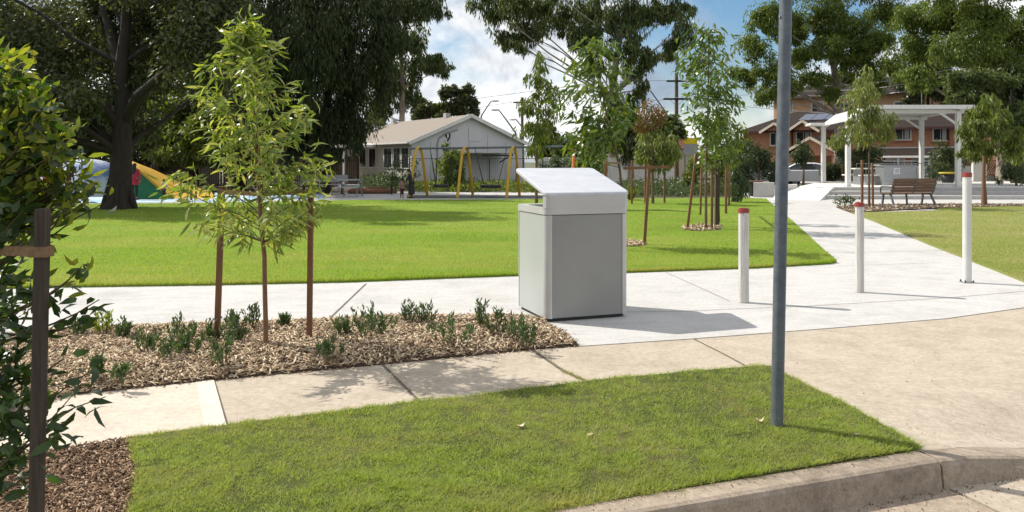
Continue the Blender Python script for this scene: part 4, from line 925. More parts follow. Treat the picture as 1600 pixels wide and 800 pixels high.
for (x, d, lst, lab, n, lf) in (
    (300, 42, [(300, 175, 40, 30), (275, 200, 30, 25), (320, 215, 35, 25), (290, 235, 30, 15), (270, 170, 25, 30), (340, 190, 30, 30)], 'lighter green small tree behind the yellow mound, left of the front young tree', 9000, 'lf_mid'),
    (240, 46, [(240, 140, 60, 60), (210, 190, 50, 40), (270, 120, 50, 60), (240, 60, 60, 60), (250, 200, 40, 30)], 'black-shaded tree behind the huge trunk, on its right', 11000, 'lf_dark'),
    (110, 46, [(110, 140, 70, 60), (150, 195, 50, 40), (60, 190, 50, 45), (100, 60, 80, 60), (100, 225, 50, 20)], 'black-shaded tree behind the blue mound', 12000, 'lf_dark'),
    (-20, 45, [(-20, 150, 80, 70), (10, 210, 60, 40), (-60, 220, 50, 40), (-20, 60, 90, 70), (30, 240, 40, 15)], 'dark tree at the far left behind the broad leaves', 11000, 'lf_dark'),
    (375, 43, [(370, 200, 50, 40), (340, 150, 50, 50), (400, 230, 45, 25), (350, 240, 40, 15), (360, 90, 60, 60)], 'dark tree between the two weeping trees and the lighter one', 9000, 'lf_dark'),
    (60, 52, [(0, 225, 70, 22), (80, 222, 70, 24), (150, 225, 60, 22), (40, 195, 70, 25)], 'low dark bushy tree filling the gap above the brown fence behind the blue mound', 9000, 'lf_dark'),
    (230, 53, [(200, 225, 60, 22), (270, 225, 60, 22), (330, 228, 60, 22), (240, 195, 60, 25)], 'low dark bushy tree above the brown fence behind the yellow mound', 9000, 'lf_dark'),
    (450, 53, [(400, 225, 60, 25), (470, 222, 60, 28), (530, 228, 50, 22), (430, 190, 60, 25), (520, 195, 50, 25)], 'low dark bushy tree above the fence between the weeping trees', 9000, 'lf_dark'),
    (-160, 44, [(-160, 130, 90, 80), (-150, 210, 80, 40), (-200, 60, 90, 80)], 'dark tree beyond the left picture edge by the fence', 7000, 'lf_dark')):
    tree('fence_tree', lab, GR, P(x, HY+F*H/d, d), trunkpx(d, [(x, None), (x+3, 250), (x-2, 200), (x, 130)]), .28, .1, pxc(d, lst+[(lst[0][0]-25, 243, 45, 14), (lst[0][0]+30, 240, 45, 16)], 2.0), int(n*1.7), .32, .13, 'bark_mid' if x == 240 else 'bark_dark', lf, .3, 18, subr=.3, shell=.1)
# pale slender gum left of the hall
d = 60
tree('gum_tree', 'slender gum with a bare pale trunk rising behind the hall roof', None, P(630, HY+F*H/d, d), trunkpx(d, [(630, None), (629, 240), (628, 190), (629, 140), (627, 90), (630, 50), (640, 10), (648, -40)]), .3, .08,
     pxc(d, [(610, 15, 36, 22), (650, 10, 36, 22), (680, 5, 18, 20), (615, 60, 24, 22), (648, 62, 20, 20), (672, 98, 22, 15), (690, 100, 12, 12), (645, 98, 16, 18), (600, 110, 26, 26), (608, 150, 22, 26), (643, 150, 12, 18), (590, 175, 20, 20), (620, 120, 14, 20), (640, -40, 50, 30)], 1.6), 34000, .36, .085, 'bark_gum', 'lf_gum', .75, 20, subr=.3, shell=.05)
d = 85
tree('distant_tree', 'rounded dark tree peeping over the hall ridge, left of its airier neighbour', None, P(672, HY+F*H/d, d), trunkpx(d, [(672, None), (672, 220), (672, 180)]), .3, .12, pxc(d, [(665, 168, 14, 13), (680, 172, 15, 12), (655, 180, 10, 10), (690, 185, 10, 10)], 1), 8000, .42, .2, 'bark_dark', 'lf_dark', .3, 16, subr=.3)
tree('distant_tree', 'airy umbrella-topped tree peeping over the hall ridge', None, P(718, HY+F*H/d, d), trunkpx(d, [(718, None), (718, 220), (716, 180), (712, 160)]), .3, .12, pxc(d, [(698, 148, 9, 8), (712, 141, 11, 7), (728, 143, 10, 8), (722, 158, 12, 7), (740, 160, 9, 6), (703, 165, 9, 6), (742, 175, 7, 7), (715, 172, 12, 6)], 1), 7000, .4, .2, 'bark_dark', 'lf_dark', .3, 14, subr=.3)
# central gum
d = 48
tree('gum_tree', 'large open gum with a pale trunk and hanging foliage against the clouds, centre', None, P(956, HY+F*H/d, d), trunkpx(d, [(956, None), (955, 250), (954, 200), (956, 150), (962, 100), (968, 60), (975, 20), (985, -30), (990, -90)]), .36, .07,
     pxc(d, [(765, 12, 28, 22), (800, 15, 36, 24), (845, 15, 36, 28), (820, 48, 30, 18), (790, 62, 16, 14), (812, 70, 12, 9), (885, 20, 30, 25), (905, 45, 22, 25), (930, 20, 35, 25), (975, 20, 35, 30), (935, 65, 26, 22), (985, 60, 22, 22), (1020, 20, 30, 20), (1055, 15, 28, 22), (1070, 45, 14, 22), (1052, 70, 16, 14), (1005, 90, 20, 16), (1040, 85, 14, 10), (990, 110, 16, 20), (1000, 140, 12, 18), (925, 100, 20, 18), (985, 165, 14, 22), (840, -40, 60, 30), (960, -60, 80, 40), (1050, -40, 50, 30)], 1.8), 52000, .32, .07, 'bark_gum', 'lf_gum', .85, 20, subr=.3, shell=.05)
d = 47
tree('gum_tree', 'dark hanging lower gum beside the central pale trunk, above the white fence', None, P(985, HY+F*H/d, d), trunkpx(d, [(985, None), (984, 240), (980, 190), (978, 165)]), .25, .08,
     pxc(d, [(975, 175, 16, 18), (990, 195, 14, 22), (968, 215, 14, 18), (985, 230, 16, 14), (998, 215, 10, 18)], .8), 6000, .36, .11, 'bark_gum', 'lf_gum', .75, 9, subr=.4)
d = 62
tree('conifer', 'dense dark conical tree beyond the fence, above the grey swing bar end', None, P(856, HY+F*H/d, d), trunkpx(d, [(856, None), (856, 240), (856, 190)]), .25, .05, pxc(d, [(856, 195, 8, 10), (852, 210, 14, 12), (862, 220, 16, 12), (848, 230, 16, 10), (865, 238, 18, 10)], .5), 6500, .4, .16, 'bark_dark', 'lf_dark', .4, 10)
for x, y, rx, lab in ((895, 225, 26, 'round garden tree beyond the white fence, right of the conical tree'), (930, 222, 24, 'darker garden tree beyond the white fence behind the leaning tree'), (1040, 190, 22, 'garden tree with dark foliage behind the power pole'), (1150, 235, 26, 'garden tree at the left end of the brick building')):
    d = 58; tree('garden_tree', lab, 'garden trees beyond the white fence', P(x, HY+F*H/d, d), trunkpx(d, [(x, None), (x, 250), (x, y)]), .2, .08, pxc(d, [(x, y, rx, 16), (x-rx*.6, y+14, rx*.7, 12), (x+rx*.6, y+12, rx*.7, 14), (x, y+22, rx, 12)], .8), 5500, .4, .18, 'bark_dark', 'lf_gum', .4, 9)
# right-hand gums
d = 52
tree('gum_tree', 'spreading gum in front of the tan upper storey, left part of the right-hand trees', None, P(1312, HY+F*H/d, d), trunkpx(d, [(1312, None), (1311, 240), (1310, 180), (1308, 140), (1300, 90), (1296, 40), (1290, -20), (1285, -80)]), .36, .07,
     pxc(d, [(1195, 25, 34, 26), (1180, 75, 26, 22), (1165, 118, 26, 16), (1205, 110, 30, 22), (1195, 145, 24, 16), (1240, 40, 36, 28), (1290, 25, 40, 28), (1250, 85, 30, 22), (1270, 120, 26, 18), (1235, 135, 22, 14), (1300, 75, 34, 24), (1330, 45, 36, 28), (1345, 95, 34, 24), (1375, 60, 28, 26), (1385, 25, 34, 24), (1320, 120, 26, 14), (1368, 125, 26, 18), (1300, 145, 16, 12), (1395, 100, 20, 20), (1260, -40, 70, 40), (1360, -30, 60, 40)], 2.0), 95000, .21, .075, 'bark_gum', 'lf_gumright', .5, 26, subr=.27, shell=.1, spreadk=.4)
d = 44
tree('gum_tree', 'dense olive gum mass at the upper right corner behind the shelter', None, P(1570, HY+F*H/d, d), trunkpx(d, [(1570, None), (1568, 240), (1565, 180), (1560, 120), (1545, 60), (1540, 0), (1540, -80)]), .4, .08,
     pxc(d, [(1445, 30, 40, 32), (1430, 75, 34, 28), (1440, 120, 30, 24), (1495, 25, 44, 34), (1490, 80, 40, 30), (1545, 30, 44, 34), (1540, 85, 40, 30), (1600, 40, 44, 34), (1600, 95, 44, 32), (1650, 60, 50, 50), (1500, 125, 30, 18), (1500, -40, 80, 40), (1600, -40, 80, 40)], 2.0), 84000, .21, .07, 'bark_gum', 'lf_gumright', .5, 26, subr=.27, shell=.1, spreadk=.4)
d = 40
tree('dark_tree', 'lower dark green tree at the right edge, under the olive gum and over the wires', None, P(1590, HY+F*H/d, d), trunkpx(d, [(1590, None), (1590, 250), (1588, 200), (1580, 150)]), .3, .1,
     pxc(d, [(1500, 135, 24, 20), (1535, 125, 34, 20), (1575, 120, 34, 20), (1515, 155, 24, 14), (1560, 155, 36, 20), (1600, 150, 36, 24), (1590, 195, 34, 24), (1560, 195, 26, 20), (1630, 190, 40, 40), (1590, 225, 26, 12)], 1.4), 42000, .24, .09, 'bark_dark', 'lf_gum', .4, 22, subr=.28, shell=.1)
d = 64
tree('dark_tree', 'shadowy tree between brick building and upper storey, behind the antenna', None, P(1450, HY+F*H/d, d), trunkpx(d, [(1450, None), (1450, 220), (1450, 150)]), .3, .1, pxc(d, [(1430, 130, 30, 22), (1470, 140, 34, 22), (1500, 160, 26, 20), (1450, 105, 34, 24), (1530, 190, 26, 30)], 1), 16000, .32, .14, 'bark_dark', 'lf_dark', .4, 18, subr=.3)
# ================================================================== FENCES AND POLES
def paling(name, label, a, b, h, mat, bw_=.1, gap=.008, wav=.03):
    """a, b: world ends on the ground; boards on two rails with posts."""
    a, b = Vector(a), Vector(b); L = (b-a).length; u = (b-a).normalized(); nrm = Vector((-u.y, u.x, 0)); t = thing(name, label, 'fence', a); rz = math.atan2(u.y, u.x); mb = MB(); n = int(L/(bw_+gap))
    for i in range(n):
        hh = h+random.uniform(-wav, wav); c_ = u*((i+.5)*(bw_+gap)); mb.box((c_.x, c_.y, hh/2), (bw_, .016, hh), rz+random.uniform(-.02, .02))
    mb.build('palings', mat, t); mb = MB()
    for z in (.35, h-.3):
        c_ = u*L/2+nrm*.04; mb.box((c_.x, c_.y, z), (L, .04, .07), rz)
    mb.build('rails', mat, t)
    k = max(1, int(L/2.7))
    for i in range(k+1):
        c_ = u*(L*i/k)+nrm*.09; MB().box((c_.x, c_.y, h*.47), (.1, .1, h*.94), rz).build('post', mat, t)
gp = lambda x, d: P(x, HY+F*H/d, d)
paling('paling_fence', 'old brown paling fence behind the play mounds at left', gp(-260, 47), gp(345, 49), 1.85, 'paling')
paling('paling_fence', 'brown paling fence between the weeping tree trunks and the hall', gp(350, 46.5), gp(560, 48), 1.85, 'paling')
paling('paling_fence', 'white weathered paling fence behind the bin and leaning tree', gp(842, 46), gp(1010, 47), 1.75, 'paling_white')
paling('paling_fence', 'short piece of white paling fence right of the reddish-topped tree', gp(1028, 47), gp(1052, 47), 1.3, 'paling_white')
t = thing('wire_fence', 'thin dark wire fence with a top rail in front of the hall gable', 'fence', gp(640, 41.5)); a, b = gp(640, 41.5), gp(848, 41.5)
mb = MB(); mb.tube([a+Vector((0, 0, 1.67)), b+Vector((0, 0, 1.67))], .018, 6); mb.build('rail', 'black_metal', t, world=True)
for i in range(6): q = a.lerp(b, i/5); MB().tube([q, q+Vector((0, 0, 1.68))], .026, 6).build('post', 'black_metal', t, world=True)
mb = MB()
for i in range(60):
    q = a.lerp(b, i/59); mb.tube([q, q+Vector((0, 0, 1.66))], .0035, 3, cap=False)
mb.build('wire', 'black_metal', t, world=True)
def powerpole():
    d = 62; b = gp(1057, d); t = thing('power_pole', 'wooden power pole with two crossarms, left of the mulch-ring trees', 'power pole', b); h = H+(250-114)*d/F
    MB().tube([(0, 0, -.2), (0, 0, h)], [.19, .13], 10).build('mast', 'bark_mid', t)
    for y, w in ((127, 1.6), (155, 2.1)):
        z = H+(250-y)*d/F; a = MB().box((0, -.16, z), (w, .12, .14)).build('crossarm', 'bark_dark', t)
        for k in (-.45, -.2, .2, .45): MB().tube([(k*w, -.16, z+.07), (k*w, -.16, z+.24)], [.05, .035], 6).build('insulator', 'white', a)
    z = H+(250-150)*d/F
    for k in (-1, 1): MB().beam((k*.75, -.12, z-.1), (0, -.1, z-.8), .03, .03).build('brace', 'steel', t)
powerpole()
for x0, x1, y1, y0, d, lab in ((752, 768, 158, 181, 70, 'street lamp arm rising right over the hall ridge'), (806, 779, 172, 208, 70, 'street lamp reaching left over the right slope of the hall roof'), (818, 806, 187, 202, 84, 'farther small street lamp beside the slim dark-leaved tree'), (1047, 1016, 142, 186, 66, 'street lamp reaching left from behind the power pole')):
    b = gp(x0, d); t = thing('street_lamp', lab, 'street lamp', b, 0, 'street lamps beyond the hall'); e0 = P(x0, y0, d); e1 = P(x1, y1, d)
    MB().tube([b, b.lerp(e0, .5), e0], [.1, .08, .07], 8).build('mast', 'galv', t, world=True)
    MB().tube([e0, e0.lerp(e1, .5)+Vector((0, 0, .05)), e1.lerp(e0, .12)+Vector((0, 0, .05)), e1+Vector((.0, 0, .02))], [.07, .06, .055, .05], 6).build('arm', 'galv', t, world=True)
    s = 1 if x1 > x0 else -1; mb = MB(); mb.ellipsoid(e1+Vector((s*.3, 0, .02)), (.42, .16, .1), 10, 6); mb.build('lamp_head', 'white', t, world=True)
d = 75; t = thing('power_pole', 'plain slim pole seen against the sky right of the hall roof', 'power pole', gp(816, d)); hp = H+(250-152)*d/F
MB().tube([(0, 0, 0), (0, 0, hp)], [.16, .12], 8).build('mast', 'bark_mid', t); MB().box((0, 0, hp-.5), (1.7, .1, .12)).build('crossarm', 'bark_dark', t)
for k, (pts, lab) in enumerate((([(1057, 125, 62), (1180, 134, 58), (1320, 133, 54), (1400, 124, 50), (1600, 86, 42), (1800, 40, 36)], 'uppermost overhead wire crossing the right-hand trees'),
                                ([(1062, 126, 62), (1180, 141, 58), (1320, 141, 54), (1410, 132, 50), (1600, 97, 42), (1800, 55, 36)], 'second overhead wire from the top, before the right-hand trees'),
                                ([(1052, 153, 62), (1180, 148, 58), (1320, 150, 54), (1420, 142, 50), (1600, 107, 42), (1800, 70, 36)], 'third overhead wire from the top, before the right-hand trees'),
                                ([(1062, 154, 62), (1200, 170, 58), (1380, 180, 52), (1520, 165, 46), (1600, 149, 42), (1800, 110, 36)], 'lowest overhead wire, sagging over the shelter roof'),
                                ([(1052, 126, 62), (950, 128, 68), (850, 140, 75), (700, 160, 88)], 'overhead wire running left from the power pole over the hall'),
                                ([(1052, 155, 62), (950, 160, 68), (816, 158, 75), (700, 178, 90)], 'lower overhead wire running left from the power pole'))):
    w = [P(*p) for p in pts]; out = []
    for i in range(len(w)-1):
        p0, p1, p2, p3 = w[max(0, i-1)], w[i], w[i+1], w[min(len(w)-1, i+2)]
        for j in range(8):
            u = j/8; out.append(.5*((2*p1)+(-p0+p2)*u+(2*p0-5*p1+4*p2-p3)*u*u+(-p0+3*p1-3*p2+p3)*u**3))
    out.append(w[-1]); single(MB().tube(out, .02, 5), 'overhead_wire', 'steel' if k < 4 else 'black_metal', lab, 'wire', w[0], 'overhead wires')
d = 57; b = P(1440, 200, d); t = thing('tv_antenna', 'thin rooftop antenna mast with a comb of rods above the shelter', 'antenna', (b.x, d, 0))
z1 = H+(250-86)*d/F; MB().tube([(0, 0, 4.6), (0, 0, z1)], .026, 6).build('mast', 'steel', t)
mb = MB(); mb.beam((-.85, .1, z1-.12), (.65, -.2, z1+.05), .03, .03)
for i in range(9):
    u = -.8+i*.17; mb.beam((u-.05, -.35+.1*(-u), z1-.04+u*.11), (u+.05, .35+.1*(-u), z1-.04+u*.11), .014, .014)
mb.build('rods', 'steel', t)

# ================================================================== HALL
hl = thing('community_hall', 'single-storey white hall with a grey shaded gable and long metal roof, behind the swings', 'building', (-2.42, 45, 0), math.atan2(.521, .853))
hwid, eave, apex, ln = 3.55, 2.68, 4.16, 13.5
mb = MB(); fr = [(-hwid, 0, 0), (hwid, 0, 0), (hwid, 0, eave), (0, 0, apex-.06), (-hwid, 0, eave)]
mb.add(fr, [(0, 1, 2, 3, 4)], 0); mb.build('gable_wall', 'wall_grey', hl)
mb = MB(); mb.add([(-hwid, 0, 0), (-hwid, ln, 0), (-hwid, ln, eave), (-hwid, 0, eave), (hwid, 0, 0), (hwid, ln, 0), (hwid, ln, eave), (hwid, 0, eave)], [(1, 0, 3, 2), (4, 5, 6, 7), (0, 1, 5, 4), (1, 2, 6, 5)]); mb.build('side_wall', 'wall_white', hl)
ov = .28; sl = (apex-eave)/hwid; mb = MB(); th = .07
for s in (-1, 1):
    e = (s*(hwid+ov), eave-sl*ov); q = [(0, -ov, apex), (0, ln-2.6, apex), (e[0], ln+ov, e[1]), (e[0], -ov, e[1])]
    mb.add(q+[(x, y, z-th) for x, y, z in q], [(0, 1, 2, 3)[::s], (4, 5, 6, 7)[::-s], (3, 2, 6, 7), (0, 3, 7, 4), (1, 2, 6, 5)])
mb.add([(0, ln-2.6, apex), (-(hwid+ov), ln+ov, eave-sl*ov), ((hwid+ov), ln+ov, eave-sl*ov)], [(0, 2, 1)])
rf = mb.build('roof', 'roof_hall', hl)
for y, s in ((ln-3.6, .25), (2.6, .3)):
    MB().box((-.35 if y > 5 else -.1, y, apex+.06), (.3, .35, s)).build('roof_vent', 'conc_step', rf)
for s in (-1, 1):
    MB().beam((0, -ov-.02, apex-.06), (s*(hwid+ov), -ov-.02, eave-sl*ov-.06), .03, .2).build('bargeboard', 'white', hl)
    MB().beam((s*(hwid+ov+.05), -ov, eave-sl*ov-.02), (s*(hwid+ov+.05), ln, eave-sl*ov-.02), .1, .1).build('gutter', 'white', hl)
aw = MB(); aw.box((.55, -.75, 1.98), (3.1, 1.5, .05)); a_ = aw.build('awning', 'roof_hall', hl)
mb = MB()
for i in range(44): mb.tube([(-.98+i*.071, -1.52, 2.02), (-.98+i*.071, -1.44, 2.02)], .026, 6)
mb.build('awning_edge', 'white', a_); MB().box((1.0, -1.47, 1.86), (2.0, .05, .1)).build('awning_beam', 'black_metal', a_)
for x in (-.9, 2.0): MB().beam((x, -1.4, 1.95), (x, -.02, 1.45), .05, .05).build('bracket', 'black_metal', a_)
mb = MB(); mb.tube([(-2.0, -.03, .9), (-2.0, -.03, 2.5), (-1.9, -.03, 2.8), (-1.55, -.03, 3.05), (-.75, -.03, 3.3)], .05, 6); mb.build('conduit', 'grey_board', hl)
mb = MB(); ht = [(0, -.28), (-.06, -.2), (.0, -.08), (-.14, -.02), (-.2, .12), (-.13, .24), (-.03, .2), (.03, .25), (.13, .22), (.17, .08), (.1, -.1)]
mb.add([(-1.35+x, -.012, 2.88+z) for x, z in ht]+[(-1.35+x, -.03, 2.88+z) for x, z in ht], [tuple(range(11)), tuple(range(21, 10, -1))]+[(i, (i+1) % 11, 11+(i+1) % 11, 11+i) for i in range(11)]); em = mb.build('emblem', 'dark', hl)
MB().box((-1.36, -.034, 2.95), (.09, .01, .2)).build('emblem_mark', 'white', em); MB().box((-1.35, -.02, 2.5), (.36, .02, .03)).build('emblem_caption', 'grey_board', hl)
mb = MB()
for x in (-2.4, -1.2, 0, 1.2, 2.4): mb.box((x, -.008, 1.3 if abs(x) > 1.3 else 1.5), (.025, .012, 2.6 if abs(x) > 1.3 else 3.0))
mb.build('cover_strips', 'grey_board', hl)
MB().box((.35, -.02, 3.05), (.8, .03, .75)).build('gable_hatch', 'wall_grey', hl)
for y, wd in ((.75, .9), (1.9, .9), (3.2, 1.1), (5.6, 1.0), (7.2, 1.0)):
    f = MB().box((-hwid-.02, y, 1.72), (.06, wd+.14, 1.22)).build('window', 'white', hl)
    MB().box((-hwid-.055, y-wd*.25, 1.72), (.012, wd*.46, 1.08)).box((-hwid-.055, y+wd*.25, 1.72), (.012, wd*.46, 1.08)).build('pane', 'glass', f)
pr = MB().box((-hwid-1.1, 7.3, 2.42), (2.2, 5.4, .16)).build('porch_roof', 'white', hl)
for y in (4.8, 7.3, 9.8): MB().box((-hwid-2.1, y, 1.17), (.1, .1, 2.34)).build('porch_post', 'white', hl)
MB().box((-hwid-1.05, 7.3, .08), (2.1, 5.2, .16)).build('porch_floor', 'conc_step', hl)

# ================================================================== SWINGS
sw = thing('swing_set', 'yellow-framed two-bay playground swing set with a grey top bar, on the dark softfall', 'swing set', gp(728, 34.5))
d = 34.5; zt = H+(250-231)*d/F; X = lambda x: (x-800)*d/F
for x0 in (654, 727, 802):
    cx = X(x0); a = .24; sp_ = .95
    path = [(cx-a*.4, d-sp_, 0), (cx-a*.15, d-sp_*.35, zt*.72)]+[(cx+a*math.sin(t_)*.5, d-sp_*.28*math.cos(t_), zt*.86+.26*math.sin(t_)) for t_ in np.linspace(0, math.pi, 9)]+[(cx-a*.15+.35, d+sp_*.35, zt*.72), (cx+.5, d+sp_, 0)]
    path = [(cx-.28, d-sp_, 0), (cx-.2, d-.5, zt*.5), (cx-.13, d-.25, zt*.86), (cx-.08, d-.12, zt*.97), (cx, d, zt+.03), (cx+.08, d+.12, zt*.97), (cx+.13, d+.25, zt*.86), (cx+.2, d+.5, zt*.5), (cx+.28, d+sp_, 0)]
    MB().tube(path, .062, 8).build('leg_frame', 'yellow', sw, world=True)
MB().tube([(X(640), d, zt-.03), (X(905), d, zt+.06)], .05, 10).build('top_bar', 'galv', sw, world=True)
for xa, xb, xs, zs in ((742, 792, 767, .48), (672, 708, 689, .5)):
    st_ = MB(); R_ = .42 if xs == 767 else .3
    st_.tube([(X(xs)+R_*math.cos(a), d+R_*math.sin(a), zs) for a in np.linspace(0, 2*math.pi, 17)], .05, 6); sn = st_.build('nest_seat', 'dark', sw, world=True)
    MB().prism([(X(xs)+R_*math.cos(a), d+R_*math.sin(a)) for a in np.linspace(0, 2*math.pi, 17)[:-1]], zs-.09, zs-.05).build('net', 'dark', sn, world=True)
    for k, xx in ((-1, xa), (1, xb)):
        for s in (-1, 1): MB().tube([(X(xx), d, zt-.03), (X(xs)+k*R_*.7, d+s*R_*.7, zs)], .014, 5).build('chain', 'black_metal', sw, world=True)
d = 36
for x, lab in ((901, 'orange-legged play frame at the right end of the grey swing bar'),):
    t = thing('climbing_bars', lab, 'play equipment', gp(908, d)); z = H+(250-222)*d/F
    for q in (897, 914):
        MB().tube([P(q-4, HY+F*H/d, d-.5), P(q, 236, d-.1), P(q+2, 226, d)], [.075, .07, .06], 8).build('leg', 'orange', t, world=True)
    MB().tube([P(888, 232, d), P(920, 230, d)], .05, 8).build('bar', 'orange', t, world=True)
# picnic setting and bench in the shade by the fence
t = thing('picnic_table', 'grey metal picnic table with attached seats in the shade before the brown fence', 'table', gp(547, 34.6))
MB().box((0, 0, .74), (1.0, .7, .04)).build('table_top', 'steel', t)
for s in (-1, 1):
    MB().box((0, s*.68, .44), (1.0, .26, .04)).build('seat', 'steel', t)
    MB().beam((s*.4, -.7, 0), (s*.4, -.15, .72), .05, .05).beam((s*.4, .7, 0), (s*.4, .15, .72), .05, .05).beam((s*.4, -.7, .42), (s*.4, .7, .42), .05, .05).build('leg_frame', 'steel', t)
t = thing('park_bench', 'long low timber-backed bench in deep shade along the brown fence', 'bench', gp(505, 37.5))
for y, z, rx in ((.1, .45, 0), (-.1, .45, 0)): MB().box((0, y, z), (2.2, .16, .04)).build('seat_board', 'grey_board', t)
MB().box((0, .28, .72), (2.2, .04, .34)).build('backrest', 'grey_board', t)
for x in (-.9, 0, .9): MB().box((x, 0, .215), (.06, .4, .43)).build('leg', 'black_metal', t)
t = thing('sand_edge_logs', 'heap of reddish timber edging logs on the ground left of the saplings', 'logs', gp(585, 38)); 
for i in range(4): MB().tube([(-1.2+.1*i, .1*i-.2, .1+.05*(i % 2)), (1.1-.2*i, .2*i-.2, .12+.12*(i == 3))], .1, 8).build('log', 'stake', t)
for x, hgt, lab in ((282, 34, 'first from left of four thin timber posts before the yellow mound'), (293, 30, 'second from left of four thin timber posts before the yellow mound'), (299, 32, 'third from left of four thin timber posts before the yellow mound'), (306, 30, 'last on the right of four thin timber posts before the yellow mound')):
    d = 31.6; g = gp(x, d); mb = MB(); mb.tube([g, g+Vector((.02, 0, hgt*d/F))], .045, 8); single(mb, 'timber_post', 'stake', lab, 'post', g, 'thin timber posts before the yellow mound')
t = thing('play_arch', 'thin grey metal pole with a bent top arm rising beside the blue mound', 'play equipment', gp(128, 33)); d = 33
MB().tube([P(127, 311, d), P(128, 245, d), P(131, 222, d), P(135, 220, d), P(152, 221, d)], .035, 8).build('bent_pole', 'galv', t, world=True)
MB().tube([P(152, 221, d), P(152, 228, d)], [.09, .06], 8).build('head', 'galv', t, world=True)

# ================================================================== PLAY MOUNDS
def mound(name, label, cat, mat, cx, d, hwx, hwy, hgt, pw=2.6, hx=0):
    g = gp(cx, d); mb = MB(); n = 34; vs = []
    for j in range(n+1):
        for i in range(n+1):
            u, v = -1+2*i/n, -1+2*j/n; r = (abs(u)**pw+abs(v)**pw)**(1/pw); z = hgt*max(0, 1-r**2.4)**.8*(1+hx*u)
            vs.append((u*hwx, v*hwy, z-.01))
    mb.add(vs, [(j*(n+1)+i, j*(n+1)+i+1, (j+1)*(n+1)+i+1, (j+1)*(n+1)+i) for j in range(n) for i in range(n)], 0, True)
    o = mb.build(name, mat); o.location = g; return tag(o, label, cat)
mound('play_mound', 'blue and white swirled climbing mound left of the huge trunk', 'play mound', 'soft_mound', 122, 36.2, 2.35, 2.2, 1.62, 3, .18)
mound('play_mound', 'low dark blue climbing mound at the far left behind the broad leaves', 'play mound', 'soft_mound', 45, 37, 1.9, 2.0, 1.2, 2.6, .1)
d0, d1 = 32.4, 37.0
ym = thing('slide_mound', 'green and yellow playground slide mound right of the huge trunk', 'play mound', gp(255, d0))
top_ = [(196, 254), (208, 254), (222, 258), (238, 264), (255, 272), (272, 281), (290, 288), (312, 294), (330, 299)]
low_ = [(196, 262), (207, 260), (220, 270), (233, 281), (246, 293), (258, 303), (272, 311), (300, 312), (335, 312)]
mb = MB(); n = 8; vs = []
for (xa, ya), (xb, yb) in zip(low_, top_):
    A_, B_ = P(xa, ya, d0+.25), P(xb, yb, d1)
    for j in range(n+1):
        u = j/n; q = A_.lerp(B_, u); q.z = max(.0, q.z)+.12*math.sin(math.pi*u)*(1 if xa < 290 else .5); vs.append(q)
mb.add(vs, [(i*(n+1)+j, (i+1)*(n+1)+j, (i+1)*(n+1)+j+1, i*(n+1)+j+1) for i in range(len(low_)-1) for j in range(n)], 0, True)
back = [P(x, y, d1) for x, y in top_]; bl = [Vector((p.x, p.y+.6, 0)) for p in back]; k = len(back)
mb.add(back+bl, [(i, k+i, k+i+1, i+1) for i in range(k-1)]); mb.build('slide_face', 'soft_yellow', ym, world=True)
mb = MB(); fr = [P(x, y, d0+.25) for x, y in low_[:7]]; bs = [Vector((p.x-.05, d0-.05, 0)) for p in fr]; k = len(fr)
mb.add(fr+bs, [(i, i+1, k+i+1, k+i) for i in range(k-1)], 0, True)
mb.add([fr[0], P(196, 254, d1), Vector((P(196, 0, d1).x, d1, 0)), bs[0]], [(0, 1, 2, 3)]); mb.build('green_wall', 'soft_green', ym, world=True)
mb = MB(); mb.tube([p+Vector((0, 0, .04)) for p in fr], .05, 6); mb.build('slide_lip', 'soft_yellow', ym, world=True)

